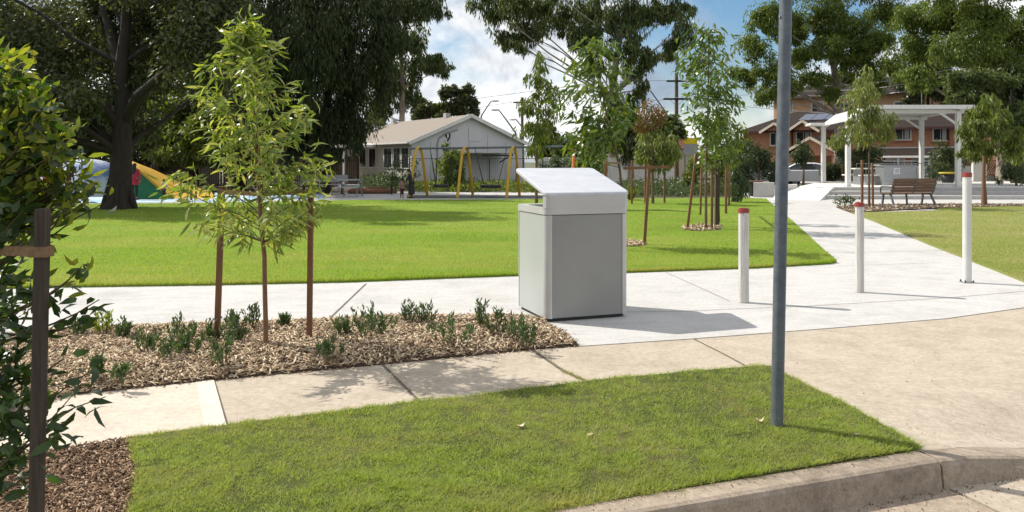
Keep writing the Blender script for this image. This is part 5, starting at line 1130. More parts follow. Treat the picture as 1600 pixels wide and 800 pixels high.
# ================================================================== PEOPLE
def skin_mesh(nodes, edges, root=0):
    me = bpy.data.meshes.new('skin'); me.from_pydata([n[:3] for n in nodes], edges, [])
    o = bpy.data.objects.new('skin', me); C.objects.link(o); sm = o.modifiers.new('s', 'SKIN'); o.modifiers.new('u', 'SUBSURF').levels = 1
    for i, n in enumerate(nodes):
        v = me.skin_vertices[0].data[i]; v.radius = (n[3], n[4] if len(n) > 4 else n[3]); v.use_root = i == root
    dg = bpy.context.evaluated_depsgraph_get(); out = bpy.data.meshes.new_from_object(o.evaluated_get(dg)); bpy.data.objects.remove(o)
    out.polygons.foreach_set('use_smooth', [True]*len(out.polygons)); return out
def person(label, loc, rz, h, top, legs, coat=0, hair='long', bend=0.0, arm=0.0, group=None):
    """A standing figure of height h; coat > 0 lets the top hang to that share of the leg. bend leans the trunk forward, arm lifts one arm forward."""
    s = h/1.7; t = thing('person', label, 'person', loc, rz, group)
    def q(x, y, z):
        if z > .9: k = (z-.9); y -= k*math.sin(bend); z = .9+k*math.cos(bend)
        return (x*s, y*s, z*s)
    N = [(*q(0, 0, .93), .145*s, .10*s), (*q(0, 0, 1.12), .125*s, .09*s), (*q(0, 0, 1.33), .165*s, .10*s), (*q(0, 0, 1.45), .075*s, .07*s), (*q(0, -.01, 1.52), .052*s), (*q(0, -.015, 1.60), .085*s, .1*s), (*q(0, -.01, 1.69), .06*s, .07*s)]
    E = [(0, 1), (1, 2), (2, 3), (3, 4), (4, 5), (5, 6)]
    for sx in (-1, 1):
        b = len(N); N += [(*q(sx*.09, 0, .86), .085*s), (*q(sx*.1, -.01, .48), .055*s), (*q(sx*.1, .02, .08), .036*s), (*q(sx*.11, -.13, .03), .03*s)]; E += [(0, b), (b, b+1), (b+1, b+2), (b+2, b+3)]
        b = len(N); L = arm if sx < 0 else arm*.3
        N += [(*q(sx*.19, 0, 1.38), .05*s), (*q(sx*.23, -.02-.18*L, 1.12), .038*s), (*q(sx*.22, -.1-.35*L, .9+.15*L), .028*s), (*q(sx*.21, -.13-.42*L, .82+.17*L), .024*s, .034*s)]; E += [(2, b), (b, b+1), (b+1, b+2), (b+2, b+3)]
    link('body', skin_mesh(N, E), 'skin', t)
    tN = [(*q(0, 0, .90), .165*s, .125*s), (*q(0, 0, 1.12), .15*s, .115*s), (*q(0, 0, 1.33), .185*s, .122*s), (*q(0, 0, 1.43), .1*s, .085*s)]; tE = [(0, 1), (1, 2), (2, 3)]
    for sx in (-1, 1):
        L = arm if sx < 0 else arm*.3; b = len(tN)
        tN += [(*q(sx*.19, 0, 1.38), .068*s), (*q(sx*.23, -.02-.18*L, 1.12), .055*s), (*q(sx*.22, -.09-.33*L, .92+.14*L), .045*s)]; tE += [(2, b), (b, b+1), (b+1, b+2)]
    link('top', skin_mesh(tN, tE), top, t)
    if coat:
        rings = []; zb = .9*(1-coat)+.04
        for i in range(7):
            u = i/6; z = zb+(1.0-zb)*u; r = .24-.06*u; rings.append([tuple(c for c in q(r*math.cos(a)*(1+.06*math.sin(5*a)*(1-u)), r*.82*math.sin(a), z)) for a in np.linspace(0, 2*math.pi, 17)[:-1]])
        MB().loft(rings).build('coat_skirt', top, t)
    lN = [(*q(0, 0, .92), .155*s, .115*s)]; lE = []
    for sx in (-1, 1):
        b = len(lN); lN += [(*q(sx*.09, 0, .84), .098*s), (*q(sx*.1, -.01, .48), .07*s), (*q(sx*.1, .02, .12), .055*s)]; lE += [(0, b), (b, b+1), (b+1, b+2)]
        hz = MB(); hz.ellipsoid(q(sx*.105, -.05, .045), (.055*s, .14*s, .05*s), 10, 6); hz.build('shoe', 'dark', t)
    link('trousers', skin_mesh(lN, lE), legs, t)
    hz = MB(); hz.ellipsoid(q(0, .015, 1.635), (.102*s, .118*s, .105*s), 12, 8)
    if hair == 'long': hz.loft([[q(.12*math.cos(a)*w, .06+.05*math.sin(a), z) for a in np.linspace(0, 2*math.pi, 11)[:-1]] for z, w in ((1.2, .8), (1.3, 1.15), (1.42, 1.1), (1.55, .9), (1.66, .7))])
    hz.build('hair', 'hair', t)
    return t
person('woman with long black hair in a red top, by the green mound wall', gp(210, 31.9), R(182), 1.45, 'cloth_red', 'cloth_dark', .25, 'long')
person('small child in a checked top and dark trousers, before the yellow slide face', gp(256, 32.0), R(160), .82, 'cloth_check', 'cloth_dark', 0, 'short', 0, .5)
person('person in orange-red top and black trousers before the dark blue mound', gp(72, 32.5), R(120), 1.42, 'cloth_orange', 'cloth_dark', .1, 'short', 0, .3)
person('person in dark brown clothes left of the bent pole, half hidden by broad leaves', gp(107, 32.3), R(200), 1.3, 'cloth_maroon', 'cloth_dark', 0, 'long', 0, .2)
person('adult in a long dark coat bending slightly toward a child by the swing leg', gp(643, 33.6), R(-80), 1.22, 'cloth_dark', 'cloth_dark', .8, 'long', .22, .7)
person('small child in dusty pink top and maroon trousers beside the dark-coated adult', gp(628, 33.5), R(10), .78, 'cloth_pink', 'cloth_maroon', 0, 'short', 0, .4)

# ================================================================== SHELTER, PLATFORM, STEPS, BENCH
def quadpx(a): return [tuple(P(x, 0, d)[:2]) for x, d in a]
z3 = .43
single(MB().prism(quadpx([(1278, 32.5), (1760, 32.2), (1760, 34.4), (1300, 34.4)]), -.02, .143), 'platform_step', 'conc_step', 'lowest grey concrete step running right behind the bench', 'step', P(1278, HY, 32.4)*1, 'concrete steps up to the shelter')
single(MB().prism(quadpx([(1291, 33.4), (1760, 33.1), (1760, 34.6), (1305, 34.6)]), .1, .287), 'platform_step', 'conc_step', 'middle grey concrete step running right behind the bench', 'step', P(1291, HY, 33.3)*1, 'concrete steps up to the shelter')
single(MB().prism(quadpx([(1303, 34.3), (1760, 34.0), (1800, 44), (1285, 44), (1262, 38), (1250, 35.6), (1275, 34.8)]), .0, z3), 'shelter_platform', 'conc_white', 'broad pale concrete platform under the shelter, top of the steps', 'platform', P(1303, HY, 34.3)*1)
# risers of the platform shown grey, and the pale ramp left of the steps
A0, B0 = P(1303, 0, 34.3), P(1760, 0, 34.0)
single(MB().beam((A0.x, A0.y-.012, .36), (B0.x, B0.y-.012, .36), .02, .139), 'platform_step', 'conc_step', 'uppermost grey concrete riser running right behind the bench', 'step', (A0.x, A0.y, .36), 'concrete steps up to the shelter')
rp = MB(); q = [P(1205, 0, 31.6), P(1281, 0, 31.4), P(1302, 0, 34.2), P(1252, 0, 36.5), P(1215, 0, 35.0)]
zz = [.004, .004, z3-.003, z3-.003, .2]
rp.add([(p.x, p.y, z) for p, z in zip(q, zz)]+[(p.x, p.y, -.1) for p in q], [(0, 1, 2, 3, 4)]+[(i, 5+i, 5+(i+1) % 5, (i+1) % 5) for i in range(5)])
single(rp, 'ramp', 'conc_white', 'pale concrete ramp sloping up to the shelter, left end of the steps', 'ramp', q[0]*1)
wl = thing('seating_wall', 'low L-shaped grey concrete wall with a timber seat, left of the ramp', 'wall', gp(1195, 34))
mb = MB(); mb.prism(quadpx([(1177, 34.4), (1210, 34.2), (1210, 34.9), (1178, 35)]), 0, .62); mb.build('wall', 'conc_step', wl, world=True)
mb = MB(); mb.prism(quadpx([(1210.5, 34.5), (1246, 36), (1245, 36.6), (1210.5, 35)]), 0, .5); mb.build('wing_wall', 'conc_white', wl, world=True)
mb = MB(); mb.prism(quadpx([(1170, 35.1), (1192, 35.1), (1192, 35.7), (1170, 35.7)]), .62, .68); sb_ = mb.build('seat', 'timber', wl, world=True)
MB().box(tuple(P(1174, 0, 35.4)[:2])+(.31,), (.08, .4, .61)).build('leg', 'black_metal', wl, world=True)

fl, fr_, bl_, br_ = P(1325, 0, 35.0), P(1497, 0, 35.0), P(1286.5, 0, 40.5), P(1440, 0, 40.5)
sh = thing('park_shelter', 'white steel park shelter with folded flat roof on square posts, above the steps', 'shelter', (fl.x, fl.y, z3))
ex = (fr_-fl).normalized(); ey = (bl_-fl).normalized(); rzs = math.atan2(ex.y, ex.x); zr = H+(250-170)*35/F-.12
for p, hcol in ((fl, zr-.45), (fr_, zr), (bl_, zr-.45), (br_, zr)):
    MB().box((p.x, p.y, (z3+hcol)/2), (.19, .21, hcol-z3), rzs).build('post', 'shelter_paint', sh, world=True, bevel=.012)
    MB().box((p.x, p.y, z3+.006), (.34, .34, .012), rzs).build('base_plate', 'steel', sh, world=True)
for p, p2 in ((fl, fr_), (bl_, br_)):
    a = Vector((p.x, p.y, zr-.5)); k = a+ex*.75+Vector((0, 0, .5)); e = Vector((p2.x, p2.y, zr))+ex*.25
    MB().beam(a-ex*.05, k, .16, .16).beam(k-ex*.02, e, .16, .16).build('roof_frame', 'shelter_paint', sh, world=True, bevel=.01)
    a2 = Vector((p2.x, p2.y, zr-.6)); MB().beam(a2, a2-ex*.8+Vector((0, 0, .55)), .08, .08).build('brace', 'shelter_paint', sh, world=True)
def slab(pts, th): 
    m_ = MB(); m_.add(pts+[p+Vector((0, 0, th)) for p in pts], [(3, 2, 1, 0), (4, 5, 6, 7), (0, 1, 5, 4), (1, 2, 6, 5), (2, 3, 7, 6), (3, 0, 4, 7)]); return m_
zt_ = zr+.11; f0 = fl-ey*.7; f1 = fr_-ey*.7; g0 = bl_+ey*.6; g1 = br_+ey*.6; fold0 = f0+ex*.72; fold1 = g0+ex*.72
V3 = lambda p, z: Vector((p.x, p.y, z))
slab([V3(fold0, zt_), V3(f1+ex*.45, zt_), V3(g1+ex*.45, zt_), V3(fold1, zt_)], .1).build('roof', 'roof_shaded', sh, world=True)
slab([V3(f0-ex*.02, zt_-.52), V3(fold0-ex*.004, zt_), V3(fold1-ex*.004, zt_), V3(g0-ex*.02, zt_-.52)], .08).build('roof_fold', 'shelter_paint', sh, world=True)
slab([V3(bl_-ex*.85-ey*1.2, zt_-.52), V3(bl_-ex*.13-ey*1.2, zt_-.52), V3(g0-ex*.13, zt_-.52), V3(g0-ex*.85, zt_-.52)], .12).build('eave_fin', 'shelter_paint', sh, world=True)
for u in (.5,):
    a = fold0.lerp(fold1, u); b_ = (f1+ex*.3).lerp(g1+ex*.3, u); MB().beam(V3(a, zt_-.045), V3(b_, zt_-.045), .07, .08).build('purlin', 'roof_shaded', sh, world=True)
for pa, pb in ((fold0-ey*.02, f1+ex*.46-ey*.02), (f1+ex*.46, g1+ex*.46)): MB().beam(V3(pa, zt_+.05), V3(pb, zt_+.05), .05, .17).build('fascia', 'shelter_paint', sh, world=True)
MB().beam(V3(f1.lerp(g1, .02), zt_-.06), V3(f1.lerp(g1, .98), zt_-.06), .12, .11).build('purlin', 'shelter_paint', sh, world=True)
# picnic table, barbecue and rails under the shelter
pt = thing('picnic_table', 'picnic table with a pale top and bench under the shelter', 'table', (*P(1358, 0, 38)[:2], z3), R(8))
MB().box((0, 0, .76), (1.9, .8, .05)).build('table_top', 'conc_white', pt)
for s in (-1, 1): MB().box((0, s*.7, .45), (1.8, .3, .05)).build('seat', 'conc_white', pt)
for s in (-1, 1): MB().box((s*.6, 0, .37), (.1, .6, .73)).box((s*.6, .7, .21), (.08, .2, .42)).box((s*.6, -.7, .21), (.08, .2, .42)).build('leg', 'steel', pt)
bq = thing('barbecue', 'steel barbecue bench with a taped paper notice, behind the park bench', 'barbecue', (*P(1398, 0, 37.2)[:2], z3), R(4))
MB().box((0, 0, .45), (1.5, .75, .9)).build('cabinet', 'steel', bq, bevel=.01); MB().box((0, 0, .93), (1.7, .85, .05)).build('worktop', 'grey_board', bq, bevel=.006)
MB().box((-.2, 0, .965), (.6, .5, .02)).build('hotplate', 'black_metal', bq); nt_ = MB().box((-.12, -.383, .66), (.3, .008, .28)).build('notice', 'paper', bq)
mb = MB(); [mb.box((-.12, -.389, .73-.045*i), (.22, .003, .012)) for i in range(4)]; mb.build('notice_lines', 'cloth_dark', nt_)
for x, dd, lab in ((1368, 39.5, 'steel handrail of upright bars behind the picnic table'), (1425, 39.8, 'steel handrail of upright bars behind the barbecue')):
    b = P(x, 0, dd); t = thing('handrail', lab, 'handrail', (b.x, b.y, z3)); mb = MB()
    MB().tube([(-.95, 0, 1.0), (.95, 0, 1.0)], .025, 6).build('top_rail', 'steel', t)
    for i in range(9): mb.tube([(-.95+i*.2375, 0, 0), (-.95+i*.2375, 0, 1.0)], .014, 5)
    mb.build('bars', 'steel', t)
pl_ = thing('planter', 'small yellow-rimmed planter pot under the right side of the shelter', 'planter', (*P(1481, 0, 40.8)[:2], z3))
MB().loft([[(r*math.cos(a), r*math.sin(a), z) for a in np.linspace(0, 2*math.pi, 15)[:-1]] for r, z in ((.26, 0), (.38, .5), (.36, .5), (.33, .42))]).build('pot', 'black_metal', pl_)
MB().tube([(.38*math.cos(a), .38*math.sin(a), .5) for a in np.linspace(0, 2*math.pi, 15)], .05, 6, cap=False).build('rim', 'terracotta', pl_)
# bench
be = thing('park_bench', 'timber-slatted park bench with grey metal legs, seen from behind before the steps', 'bench', gp(1425, 27.9), R(11))
mb = MB(); w = 1.74
for s in (-1, 1):
    for i in range(5):
        z = .50+i*.098; y = -.02-.035*i; mb_ = mb.box((s*w/4+s*.004, y-.02, z+.02), (w/2-.02, .028, .088), rot=Matrix.Rotation(R(-17), 3, 'X'))
    mb.build('backrest', 'timber', be, bevel=.004); mb = MB()
for i in range(5): mb.box((0, .07+i*.1, .43), (w, .085, .03))
mb.build('seat', 'timber', be, bevel=.004)
for s in (-1, 1):
    x = s*(w/2-.08); MB().beam((x, .08, .42), (x+s*.03, -.16, 0), .05, .06).build('leg', 'galv', be); MB().beam((x, .45, .42), (x, .52, 0), .05, .06).build('leg', 'galv', be)
    MB().beam((x, 0, .40), (x, .52, .405), .05, .05).beam((x, .0, .4), (x, -.19, .95), .05, .035).build('side_frame', 'galv', be)
    MB().tube([(x+s*.05, -.08, .66), (x+s*.06, .3, .67), (x+s*.06, .48, .66), (x+s*.06, .54, .6), (x+s*.05, .53, .4)], .028, 8).build('armrest', 'galv', be)
MB().beam((0, .3, .41), (0, .25, 0), .05, .05).build('leg', 'galv', be); MB().beam((0, -.03, .44), (0, -.2, .97), .035, .03).build('mid_strap', 'galv', be)

# ================================================================== BRICK BUILDING, TILED HOUSE, WALL, CARS
X = lambda x, dd=60: (x-800)*dd/F
Z = lambda y, dd=60: H+(250-y)*dd/F
class Facade:
    """A turned front: local x runs along it, local y behind it; px gives the local x that shows in a photo column."""
    def __init__(s, px, d, ang, off=0.0): s.a = R(ang); s.x0 = X(px, d); s.d0 = d; s.c, s.s_ = math.cos(s.a), math.sin(s.a)
    def t(s, px, back=0.0):
        k = (px-800)/F; ox, oy = s.x0-back*s.s_, s.d0+back*s.c
        return (k*oy-ox)/(s.c-k*s.s_)
    def dep(s, t, back=0.0): return s.d0+t*s.s_+back*s.c
    def z(s, px, y, back=0.0): return H+(250-y)*s.dep(s.t(px, back), back)/F
fc = Facade(1340, 60, -42)
bb = thing('brick_building', 'red brick apartment building with brown tiled roof and white-edged gables behind the shelter', 'building', (fc.x0, 60, 0), R(-42))
xa, xb = fc.t(1161), fc.t(1518); ze = fc.z(1200, 205); 
MB().box(((xa+xb)/2, 4.5, ze/2), (xb-xa, 9, ze)).build('wall', 'brick_red', bb)
mb = MB(); x0, x1 = xa-.35, xb+.35; zr_ = ze+1.75; y0, y1, ym_ = -.5, 9.5, 4.5
mb.add([(x0, y0, ze), (x1, y0, ze), (x1, y1, ze), (x0, y1, ze), (x0+3, ym_, zr_), (x1-3, ym_, zr_)], [(0, 1, 5, 4), (1, 2, 5), (2, 3, 4, 5), (3, 0, 4), (3, 2, 1, 0)]); rf = mb.build('roof', 'roof_dark', bb)
MB().beam((x0, y0-.04, ze-.07), (x1, y0-.04, ze-.07), .1, .14).build('gutter', 'cloth_maroon', bb)
sl_ = (zr_-ze)/(ym_-y0)
mb = MB()
for i in range(3):
    xx, yy = fc.t(1232)+i*1.05, y0+2.4; mb.add([(xx, yy, ze+(yy-y0)*sl_+.06), (xx+1, yy, ze+(yy-y0)*sl_+.06), (xx+1, yy+1.6, ze+(yy+1.6-y0)*sl_+.06), (xx, yy+1.6, ze+(yy+1.6-y0)*sl_+.06)], [(0, 1, 2, 3)])
mb.build('solar_panels', 'solar', rf).modifiers.new('s', 'SOLIDIFY').thickness = .04
def gable(xc, hw_, yb, yt, fwd, depth, name='gable'):
    """A small front gable: brick face, tiled roof behind and pale bargeboards."""
    cx = fc.t(xc, -fwd); dd = fc.dep(cx, -fwd); zb, zt = Z(yb, dd), Z(yt, dd); w = hw_*dd/F*1.1; y = -fwd
    gw = MB().add([(cx-w*.85, y, zb-.1), (cx+w*.85, y, zb-.1), (cx, y, zt-.12)], [(0, 1, 2)]).build(name, 'brick_red', bb)
    m = MB()
    for s in (-1, 1): m.add([(cx, y-.3, zt), (cx, y+depth, zt), (cx+s*w*1.08, y+depth, zb-.05), (cx+s*w*1.08, y-.3, zb-.05)], [(0, 1, 2, 3)[::s]])
    m.build('gable_roof', 'roof_dark', gw).modifiers.new('s', 'SOLIDIFY').thickness = .05
    for s in (-1, 1): MB().beam((cx, y-.33, zt-.06), (cx+s*w*1.1, y-.33, zb-.11), .05, .19).build('bargeboard', 'cream', gw)
    return cx
gable(1212, 20, 205, 192, .55, 3); gable(1256, 22, 204, 188, .55, 3); cx = gable(1268, 42, 241, 214, 3.2, 3.2, 'porch_gable')
for s in (-1, 1): MB().box((cx+s*1.6, -2.9, 1.0), (.35, .35, 2.0)).build('porch_pillar', 'brick_red', bb)
def window(par, f, xc, y0_, y1_, w, curtain=True, sill=True):
    cx = f.t(xc); dd = f.dep(cx); za, zb = Z(y1_, dd), Z(y0_, dd); h = zb-za; ww = w*dd/F*1.1
    fr__ = MB().box((cx, -.02, (za+zb)/2), (ww+.14, .08, h+.14)).build('window', 'white', par)
    MB().box((cx-ww*.25, -.064, (za+zb)/2), (ww*.46, .012, h-.06)).box((cx+ww*.25, -.064, (za+zb)/2), (ww*.46, .012, h-.06)).build('pane', 'glass', fr__)
    if curtain: MB().box((cx+ww*.27, -.074, (za+zb)/2), (ww*.3, .006, h-.1)).build('curtain', 'curtain', fr__)
    if sill: MB().box((cx, -.08, za-.1), (ww+.3, .16, .08)).build('sill', 'brick_red', fr__)
for xc, ya, yb, w in ((1212, 208, 227, 14), (1256, 206, 226, 20), (1352, 203, 220, 20), (1411, 199, 218, 20), (1470, 201, 219, 18), (1503, 203, 221, 12)): window(bb, fc, xc, ya, yb, w)
for x in (1165, 1238, 1382, 1482): MB().tube([(fc.t(x), -.07, 0), (fc.t(x), -.07, ze-.1)], .06, 6).build('downpipe', 'cloth_maroon', bb)
va, vb = fc.t(1372), xb; zt1, zt0 = fc.z(1400, 232), fc.z(1400, 244)
ar = MB().add([(va, -2.4, zt0), (vb, -2.4, zt0), (vb, -.05, zt1), (va, -.05, zt1)], [(0, 1, 2, 3)]).build('verandah_roof', 'roof_dark', bb); ar.modifiers.new('s', 'SOLIDIFY').thickness = .06
MB().beam((va, -2.44, zt0-.05), (vb, -2.44, zt0-.05), .06, .14).build('fascia', 'white', ar); MB().beam((va, -.1, zt1+.05), (vb, -.1, zt1+.05), .06, .1).build('flashing', 'white', ar)
for i in range(4): MB().box((va+.1+(vb-va-.2)*i/3, -2.3, zt0/2-.06), (.12, .12, zt0-.12)).build('verandah_post', 'white', bb)
MB().beam((va, -2.3, zt0-.35), (vb, -2.3, zt0-.35), .08, .08).build('verandah_rail', 'white', bb)
for xc in (1398, 1441, 1487): window(bb, fc, xc, 249, 263, 26, False, False)
f2 = Facade(1330, 74, -42)
tb_ = thing('tan_apartments', 'tan brick upper storeys with a dark roof, seen through the right-hand trees', 'building', (f2.x0, 74, 0), R(-42))
xa, xb = f2.t(1209), f2.t(1480); ze = f2.z(1220, 156)
MB().box(((xa+xb)/2, 4, ze/2), (xb-xa, 8, ze)).build('wall', 'brick_tan', tb_)
mb = MB(); x0, x1, zr_ = xa-.7, xb+.7, ze+1.9; y0, y1 = -.8, 8.8
mb.add([(x0, y0, ze), (x1, y0, ze), (x1, y1, ze), (x0, y1, ze), (x0+4, 4, zr_), (x1-4, 4, zr_)], [(0, 1, 5, 4), (1, 2, 5), (2, 3, 4, 5), (3, 0, 4), (3, 2, 1, 0)]); mb.build('roof', 'roof_dark', tb_)
for xc, w in ((1232, 12), (1278, 16), (1412, 24)): window(tb_, f2, xc, 159, 175, w, xc != 1412, False)
ba, bc = f2.t(1292), f2.t(1345); zb_ = f2.z(1318, 182)
bx = MB().box(((ba+bc)/2, -1.0, zb_), (bc-ba, 2.0, .2)).build('balcony', 'cream', tb_)
mb = MB()
for i in range(26): mb.tube([(ba+(bc-ba)*i/25, -1.95, zb_), (ba+(bc-ba)*i/25, -1.95, zb_+1.0)], .015, 4, cap=False)
mb.beam((ba, -1.95, zb_+1.02), (bc, -1.95, zb_+1.02), .06, .05); mb.build('railing', 'black_metal', bx)
window(tb_, f2, 1318, 160, 180, 30, False, False)
# red tiled house
d3 = 66; th_ = thing('tiled_house', 'low house with a red-brown tiled hip roof behind the power pole', 'house', (X(1050, d3), d3, 0))
MB().box(((X(985, d3)+X(1085, d3))/2, d3+3.5, Z(236, d3)/2), (X(1085, d3)-X(985, d3), 7, Z(236, d3))).build('wall', 'cream', th_, world=True)
for xa, xb, xr, yt, ye, dd in ((972, 1040, 1000, 218, 234, d3+.5), (1030, 1100, 1062, 198, 234, d3)):
    mb = MB(); a_, b__, r0_ = X(xa, dd), X(xb, dd), X(xr, dd); mb.add([(a_, dd-.5, Z(ye, dd)), (b__, dd-.5, Z(ye, dd)), (b__, dd+7.5, Z(ye, dd)), (a_, dd+7.5, Z(ye, dd)), (r0_, dd+2.6, Z(yt, dd+2.6)), (r0_, dd+4.5, Z(yt, dd+2.6))], [(0, 1, 4), (1, 2, 5, 4), (2, 3, 5), (3, 0, 4, 5), (3, 2, 1, 0)]); mb.build('roof', 'roof_tile', th_, world=True)
sg = thing('yellow_sign', 'plain bright yellow and grey sign board beside the power pole', 'sign', (X(1079, 58), 58, 0))
MB().box((0, 0, Z(220, 58)), (.98, .04, .42)).build('yellow_panel', 'sign_yellow', sg); MB().box((0, 0, Z(233, 58)), (.98, .04, .74)).build('grey_panel', 'grey_board', sg)
for x in (-.4, .4): MB().tube([(x, .05, 0), (x, .05, Z(216, 58))], .04, 6).build('post', 'galv', sg)
# white rendered wall with lattice gate
dw = 44.6; zb_ = .0
wt = thing('rendered_wall', 'white rendered boundary wall with a lattice gate panel, right of the shelter', 'wall', (X(1560, dw), dw, 0))
for xa, xb, yt in ((1519, 1540, 250), (1559, 1600, 250), (1600, 1760, 258)): MB().box(((X(xa, dw)+X(xb, dw))/2, dw, Z(yt, dw)/2), (X(xb, dw)-X(xa, dw)-.006, .22, Z(yt, dw))).build('panel', 'render_wall', wt, world=True)
lt = MB().box(((X(1540, dw)+X(1559, dw))/2, dw+.05, .4), (X(1559, dw)-X(1540, dw)-.03, .06, .75)).build('gate', 'conc_step', wt, world=True)
mb = MB(); xa, xb = X(1540.5, dw), X(1558.5, dw); za, zb2 = .78, Z(251, dw)
for i in range(-8, 9):
    for s in (-1, 1):
        c_ = (xa+xb)/2+i*.14; p0 = [c_-.4*s, za]; p1 = [c_+.4*s, za+.8]
        if xa < c_ < xb: mb.beam((max(xa, min(xb, c_-.22*s)), dw+.03*s, za+.05), (max(xa, min(xb, c_+.22*s)), dw+.03*s, zb2-.05), .015, .035)
mb.box(((xa+xb)/2, dw, za), (xb-xa, .06, .05)).box(((xa+xb)/2, dw, zb2), (xb-xa, .06, .05)); mb.build('lattice', 'timber', lt, world=True)
lw = thing('low_wall', 'long low white panelled wall behind the barbecue and shelter', 'wall', (X(1440, 47), 47, 0))
for i, x in enumerate(range(1362, 1516, 14)): MB().box((X(x+7, 47), 47, .62), (14*47/F-.04, .12, 1.24+.1*(i % 3 == 0))).build('panel', 'paling_white' if i % 2 else 'render_wall', lw, world=True)
def car(label, loc, rz, paint):
    t = thing('parked_car', label, 'car', loc, rz, 'cars parked behind the shelter')
    L = 4.5
    prof = [(-2.2, .32), (-2.24, .55), (-2.2, .86), (-2.05, .96), (-1.5, 1.0), (-.9, 1.0), (.9, .98), (1.6, .9), (2.1, .74), (2.24, .55), (2.2, .3)]
    rings = []
    for y, q in ((-.86, .96), (-.84, .99), (-.75, 1), (0, 1.005), (.75, 1), (.84, .99), (.86, .96)): rings.append([(x*(1 if abs(y) < .8 else .985), y, .3+(z-.3)*q) for x, z in prof])
    MB().loft(rings).build('body', paint, t)
    cab = [(-1.75, .98), (-1.15, 1.36), (-.7, 1.44), (.1, 1.45), (.45, 1.38), (1.2, .97)]
    rings = []
    for y in (-.74, -.7, -.56, 0, .56, .7, .74):
        k = 1 if abs(y) < .6 else (.96 if abs(y) < .72 else .88); rings.append([(x*(.9 if k < .9 else 1), y*(1 if z < 1.1 else .87), .97+(z-.97)*k) for x, z in cab])
    cb = MB().loft(rings).build('cabin', paint, t)
    for s in (-1, 1):
        pts = [(-1.42, s*.752, 1.0), (1.0, s*.752, 1.0), (.42, s*.668, 1.33), (-.75, s*.665, 1.38), (-1.1, s*.672, 1.3)]
        m = MB().add(pts, [(0, 1, 2, 3, 4)[::-s]]).build('side_window', 'glass', cb); m.modifiers.new('s', 'SOLIDIFY').thickness = .02
    for pts, nm in (([(1.16, -.62, 1.0), (1.16, .62, 1.0), (.5, .52, 1.37), (.5, -.52, 1.37)], 'windscreen'), ([(-1.72, .62, 1.01), (-1.72, -.62, 1.01), (-1.18, -.52, 1.35), (-1.18, .52, 1.35)], 'rear_window')):
        m = MB().add([(x+(.025 if x > 0 else -.025), y, z) for x, y, z in pts], [(0, 1, 2, 3)]).build(nm, 'glass', cb); m.modifiers.new('s', 'SOLIDIFY').thickness = .02
    for x in (-1.35, 1.35):
        for s in (-1, 1):
            wv = MB().tube([(x, s*.70, .31), (x, s*.875, .31)], .31, 18).build('wheel', 'dark', t); MB().tube([(x, s*.87, .31), (x, s*.885, .31)], .2, 14).build('rim', 'steel', wv)
    for s in (-1, 1):
        MB().box((-2.2, s*.66, .8), (.1, .34, .16)).build('tail_light', 'tail', t, bevel=.02); MB().box((2.12, s*.62, .66), (.16, .36, .12)).build('headlight', 'glass', t, bevel=.02)
        MB().box((.75, s*.93, 1.0), (.12, .16, .1)).build('mirror', paint, t, bevel=.02)
    MB().box((-2.25, 0, .66), (.02, .5, .12)).build('number_plate', 'white', t); MB().box((-2.22, 0, .4), (.06, 1.5, .1)).build('bumper', 'black_metal', t, bevel=.01)
    return t
car('white sedan with red tail lights parked right of the steel pole, beyond the ramp', gp(1254, 49), R(158), 'car_white')
car('silver car partly hidden between the round bush and the steel pole', gp(1203, 50), R(172), 'car_silver')
sheet('street', [(11, 45), (60, 45), (60, 55.5), (11, 55.5)], -.0, 'asphalt', skirt=.02)

# ================================================================== SKY, SUN, CAMERA
SUN = Vector((-.91, .41, 0)).normalized(); EL = R(45)
w = bpy.data.worlds.new('World'); SC.world = w; w.use_nodes = True; nt = w.node_tree; nt.nodes.clear()
out = node(nt, 'ShaderNodeOutputWorld'); bg = node(nt, 'ShaderNodeBackground'); sky = node(nt, 'ShaderNodeTexSky', sky_type='NISHITA')
sky.sun_disc = False; sky.sun_elevation = EL; sky.sun_rotation = math.atan2(SUN.x, SUN.y); sky.air_density = 1.0; sky.dust_density = .6; sky.ozone_density = 1.5
tc = node(nt, 'ShaderNodeTexCoord'); sp = node(nt, 'ShaderNodeSeparateXYZ'); nt.links.new(tc.outputs['Generated'], sp.inputs[0])
def mth(op, a, b=None, clamp=False):
    n = node(nt, 'ShaderNodeMath', operation=op); n.use_clamp = clamp
    for i, v in enumerate((a, b)):
        if v is None: continue
        if hasattr(v, 'is_linked'): nt.links.new(v, n.inputs[i])
        else: n.inputs[i].default_value = v
    return n.outputs[0]
cb = node(nt, 'ShaderNodeCombineXYZ'); nt.links.new(sp.outputs[0], cb.inputs[0]); nt.links.new(sp.outputs[1], cb.inputs[1]); nt.links.new(mth('MULTIPLY', sp.outputs[2], 1.7), cb.inputs[2])
def cloudnoise(scale, det, off, dist=.35):
    mp = node(nt, 'ShaderNodeMapping'); mp.inputs['Location'].default_value = off; nt.links.new(cb.outputs[0], mp.inputs['Vector'])
    return tex(nt, scale, det, .58, mp.outputs['Vector'], dist)
cov = cloudnoise(3.2, 9, (4.3, 1.7, .4)); shade = cloudnoise(4.5, 9, (1.1, 7.2, .2), .5)
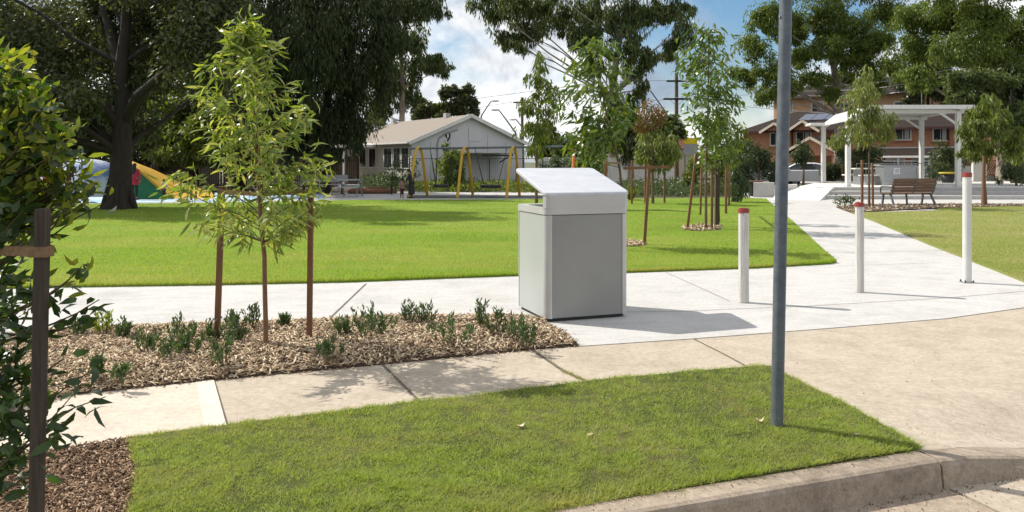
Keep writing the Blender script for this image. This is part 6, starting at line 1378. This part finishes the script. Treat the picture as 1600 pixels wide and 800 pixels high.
# clearer air in one quarter of the sky, to the right of the view
bd = P(1150, 40, 100)-Vector((0, 0, H)); bd.normalize()
dt = node(nt, 'ShaderNodeVectorMath', operation='DOT_PRODUCT'); nt.links.new(tc.outputs['Generated'], dt.inputs[0]); dt.inputs[1].default_value = bd
clear = ramp(nt, dt.outputs['Value'], [(.965, (0, 0, 0)), (.995, (1, 1, 1))])
low = ramp(nt, sp.outputs[2], [(.03, (1, 1, 1)), (.16, (0, 0, 0))])
cov2 = mth('ADD', mth('SUBTRACT', cov, mth('MULTIPLY', clear, .2)), mth('MULTIPLY', low, .12))
mask = ramp(nt, cov2, [(.30, (0, 0, 0)), (.44, (1, 1, 1))])
ccol = ramp(nt, shade, [(.32, (.36, .44, .58)), (.43, (.55, .63, .76)), (.50, (1.0, 1.03, 1.07)), (.60, (1.45, 1.45, 1.45))])
bgc = node(nt, 'ShaderNodeBackground'); nt.links.new(ccol, bgc.inputs['Color']); bgc.inputs['Strength'].default_value = .74
hs_ = node(nt, 'ShaderNodeHueSaturation'); hs_.inputs['Saturation'].default_value = 1.28; nt.links.new(sky.outputs[0], hs_.inputs['Color']); nt.links.new(hs_.outputs[0], bg.inputs['Color']); bg.inputs['Strength'].default_value = .10
mx = node(nt, 'ShaderNodeMixShader'); nt.links.new(mask, mx.inputs[0]); nt.links.new(bg.outputs[0], mx.inputs[1]); nt.links.new(bgc.outputs[0], mx.inputs[2]); nt.links.new(mx.outputs[0], out.inputs['Surface'])
l = bpy.data.lights.new('sun', 'SUN'); l.energy = 5.0; l.angle = R(.53); l.color = (1, .95, .86)
so = bpy.data.objects.new('sun', l); C.objects.link(so); so.rotation_euler = (-(SUN*math.cos(EL)+Vector((0, 0, math.sin(EL))))).to_track_quat('-Z', 'Y').to_euler()
cd = bpy.data.cameras.new('camera'); cam = bpy.data.objects.new('camera', cd); C.objects.link(cam); SC.camera = cam
cam.location = (0, 0, H); cam.rotation_euler = (R(90), 0, 0); cd.sensor_width = 36; cd.lens = 36*F/1600; cd.shift_y = -150/1600; cd.clip_end = 2000; cd.clip_start = .05
vs_ = SC.view_settings; vs_.view_transform = 'Standard'; vs_.look = 'None'; vs_.gamma = 1; vs_.use_curve_mapping = False; vs_.exposure = .28
SC.render.film_transparent = False
SC.cycles.max_bounces = 6; SC.cycles.transparent_max_bounces = 4; SC.cycles.use_denoising = True
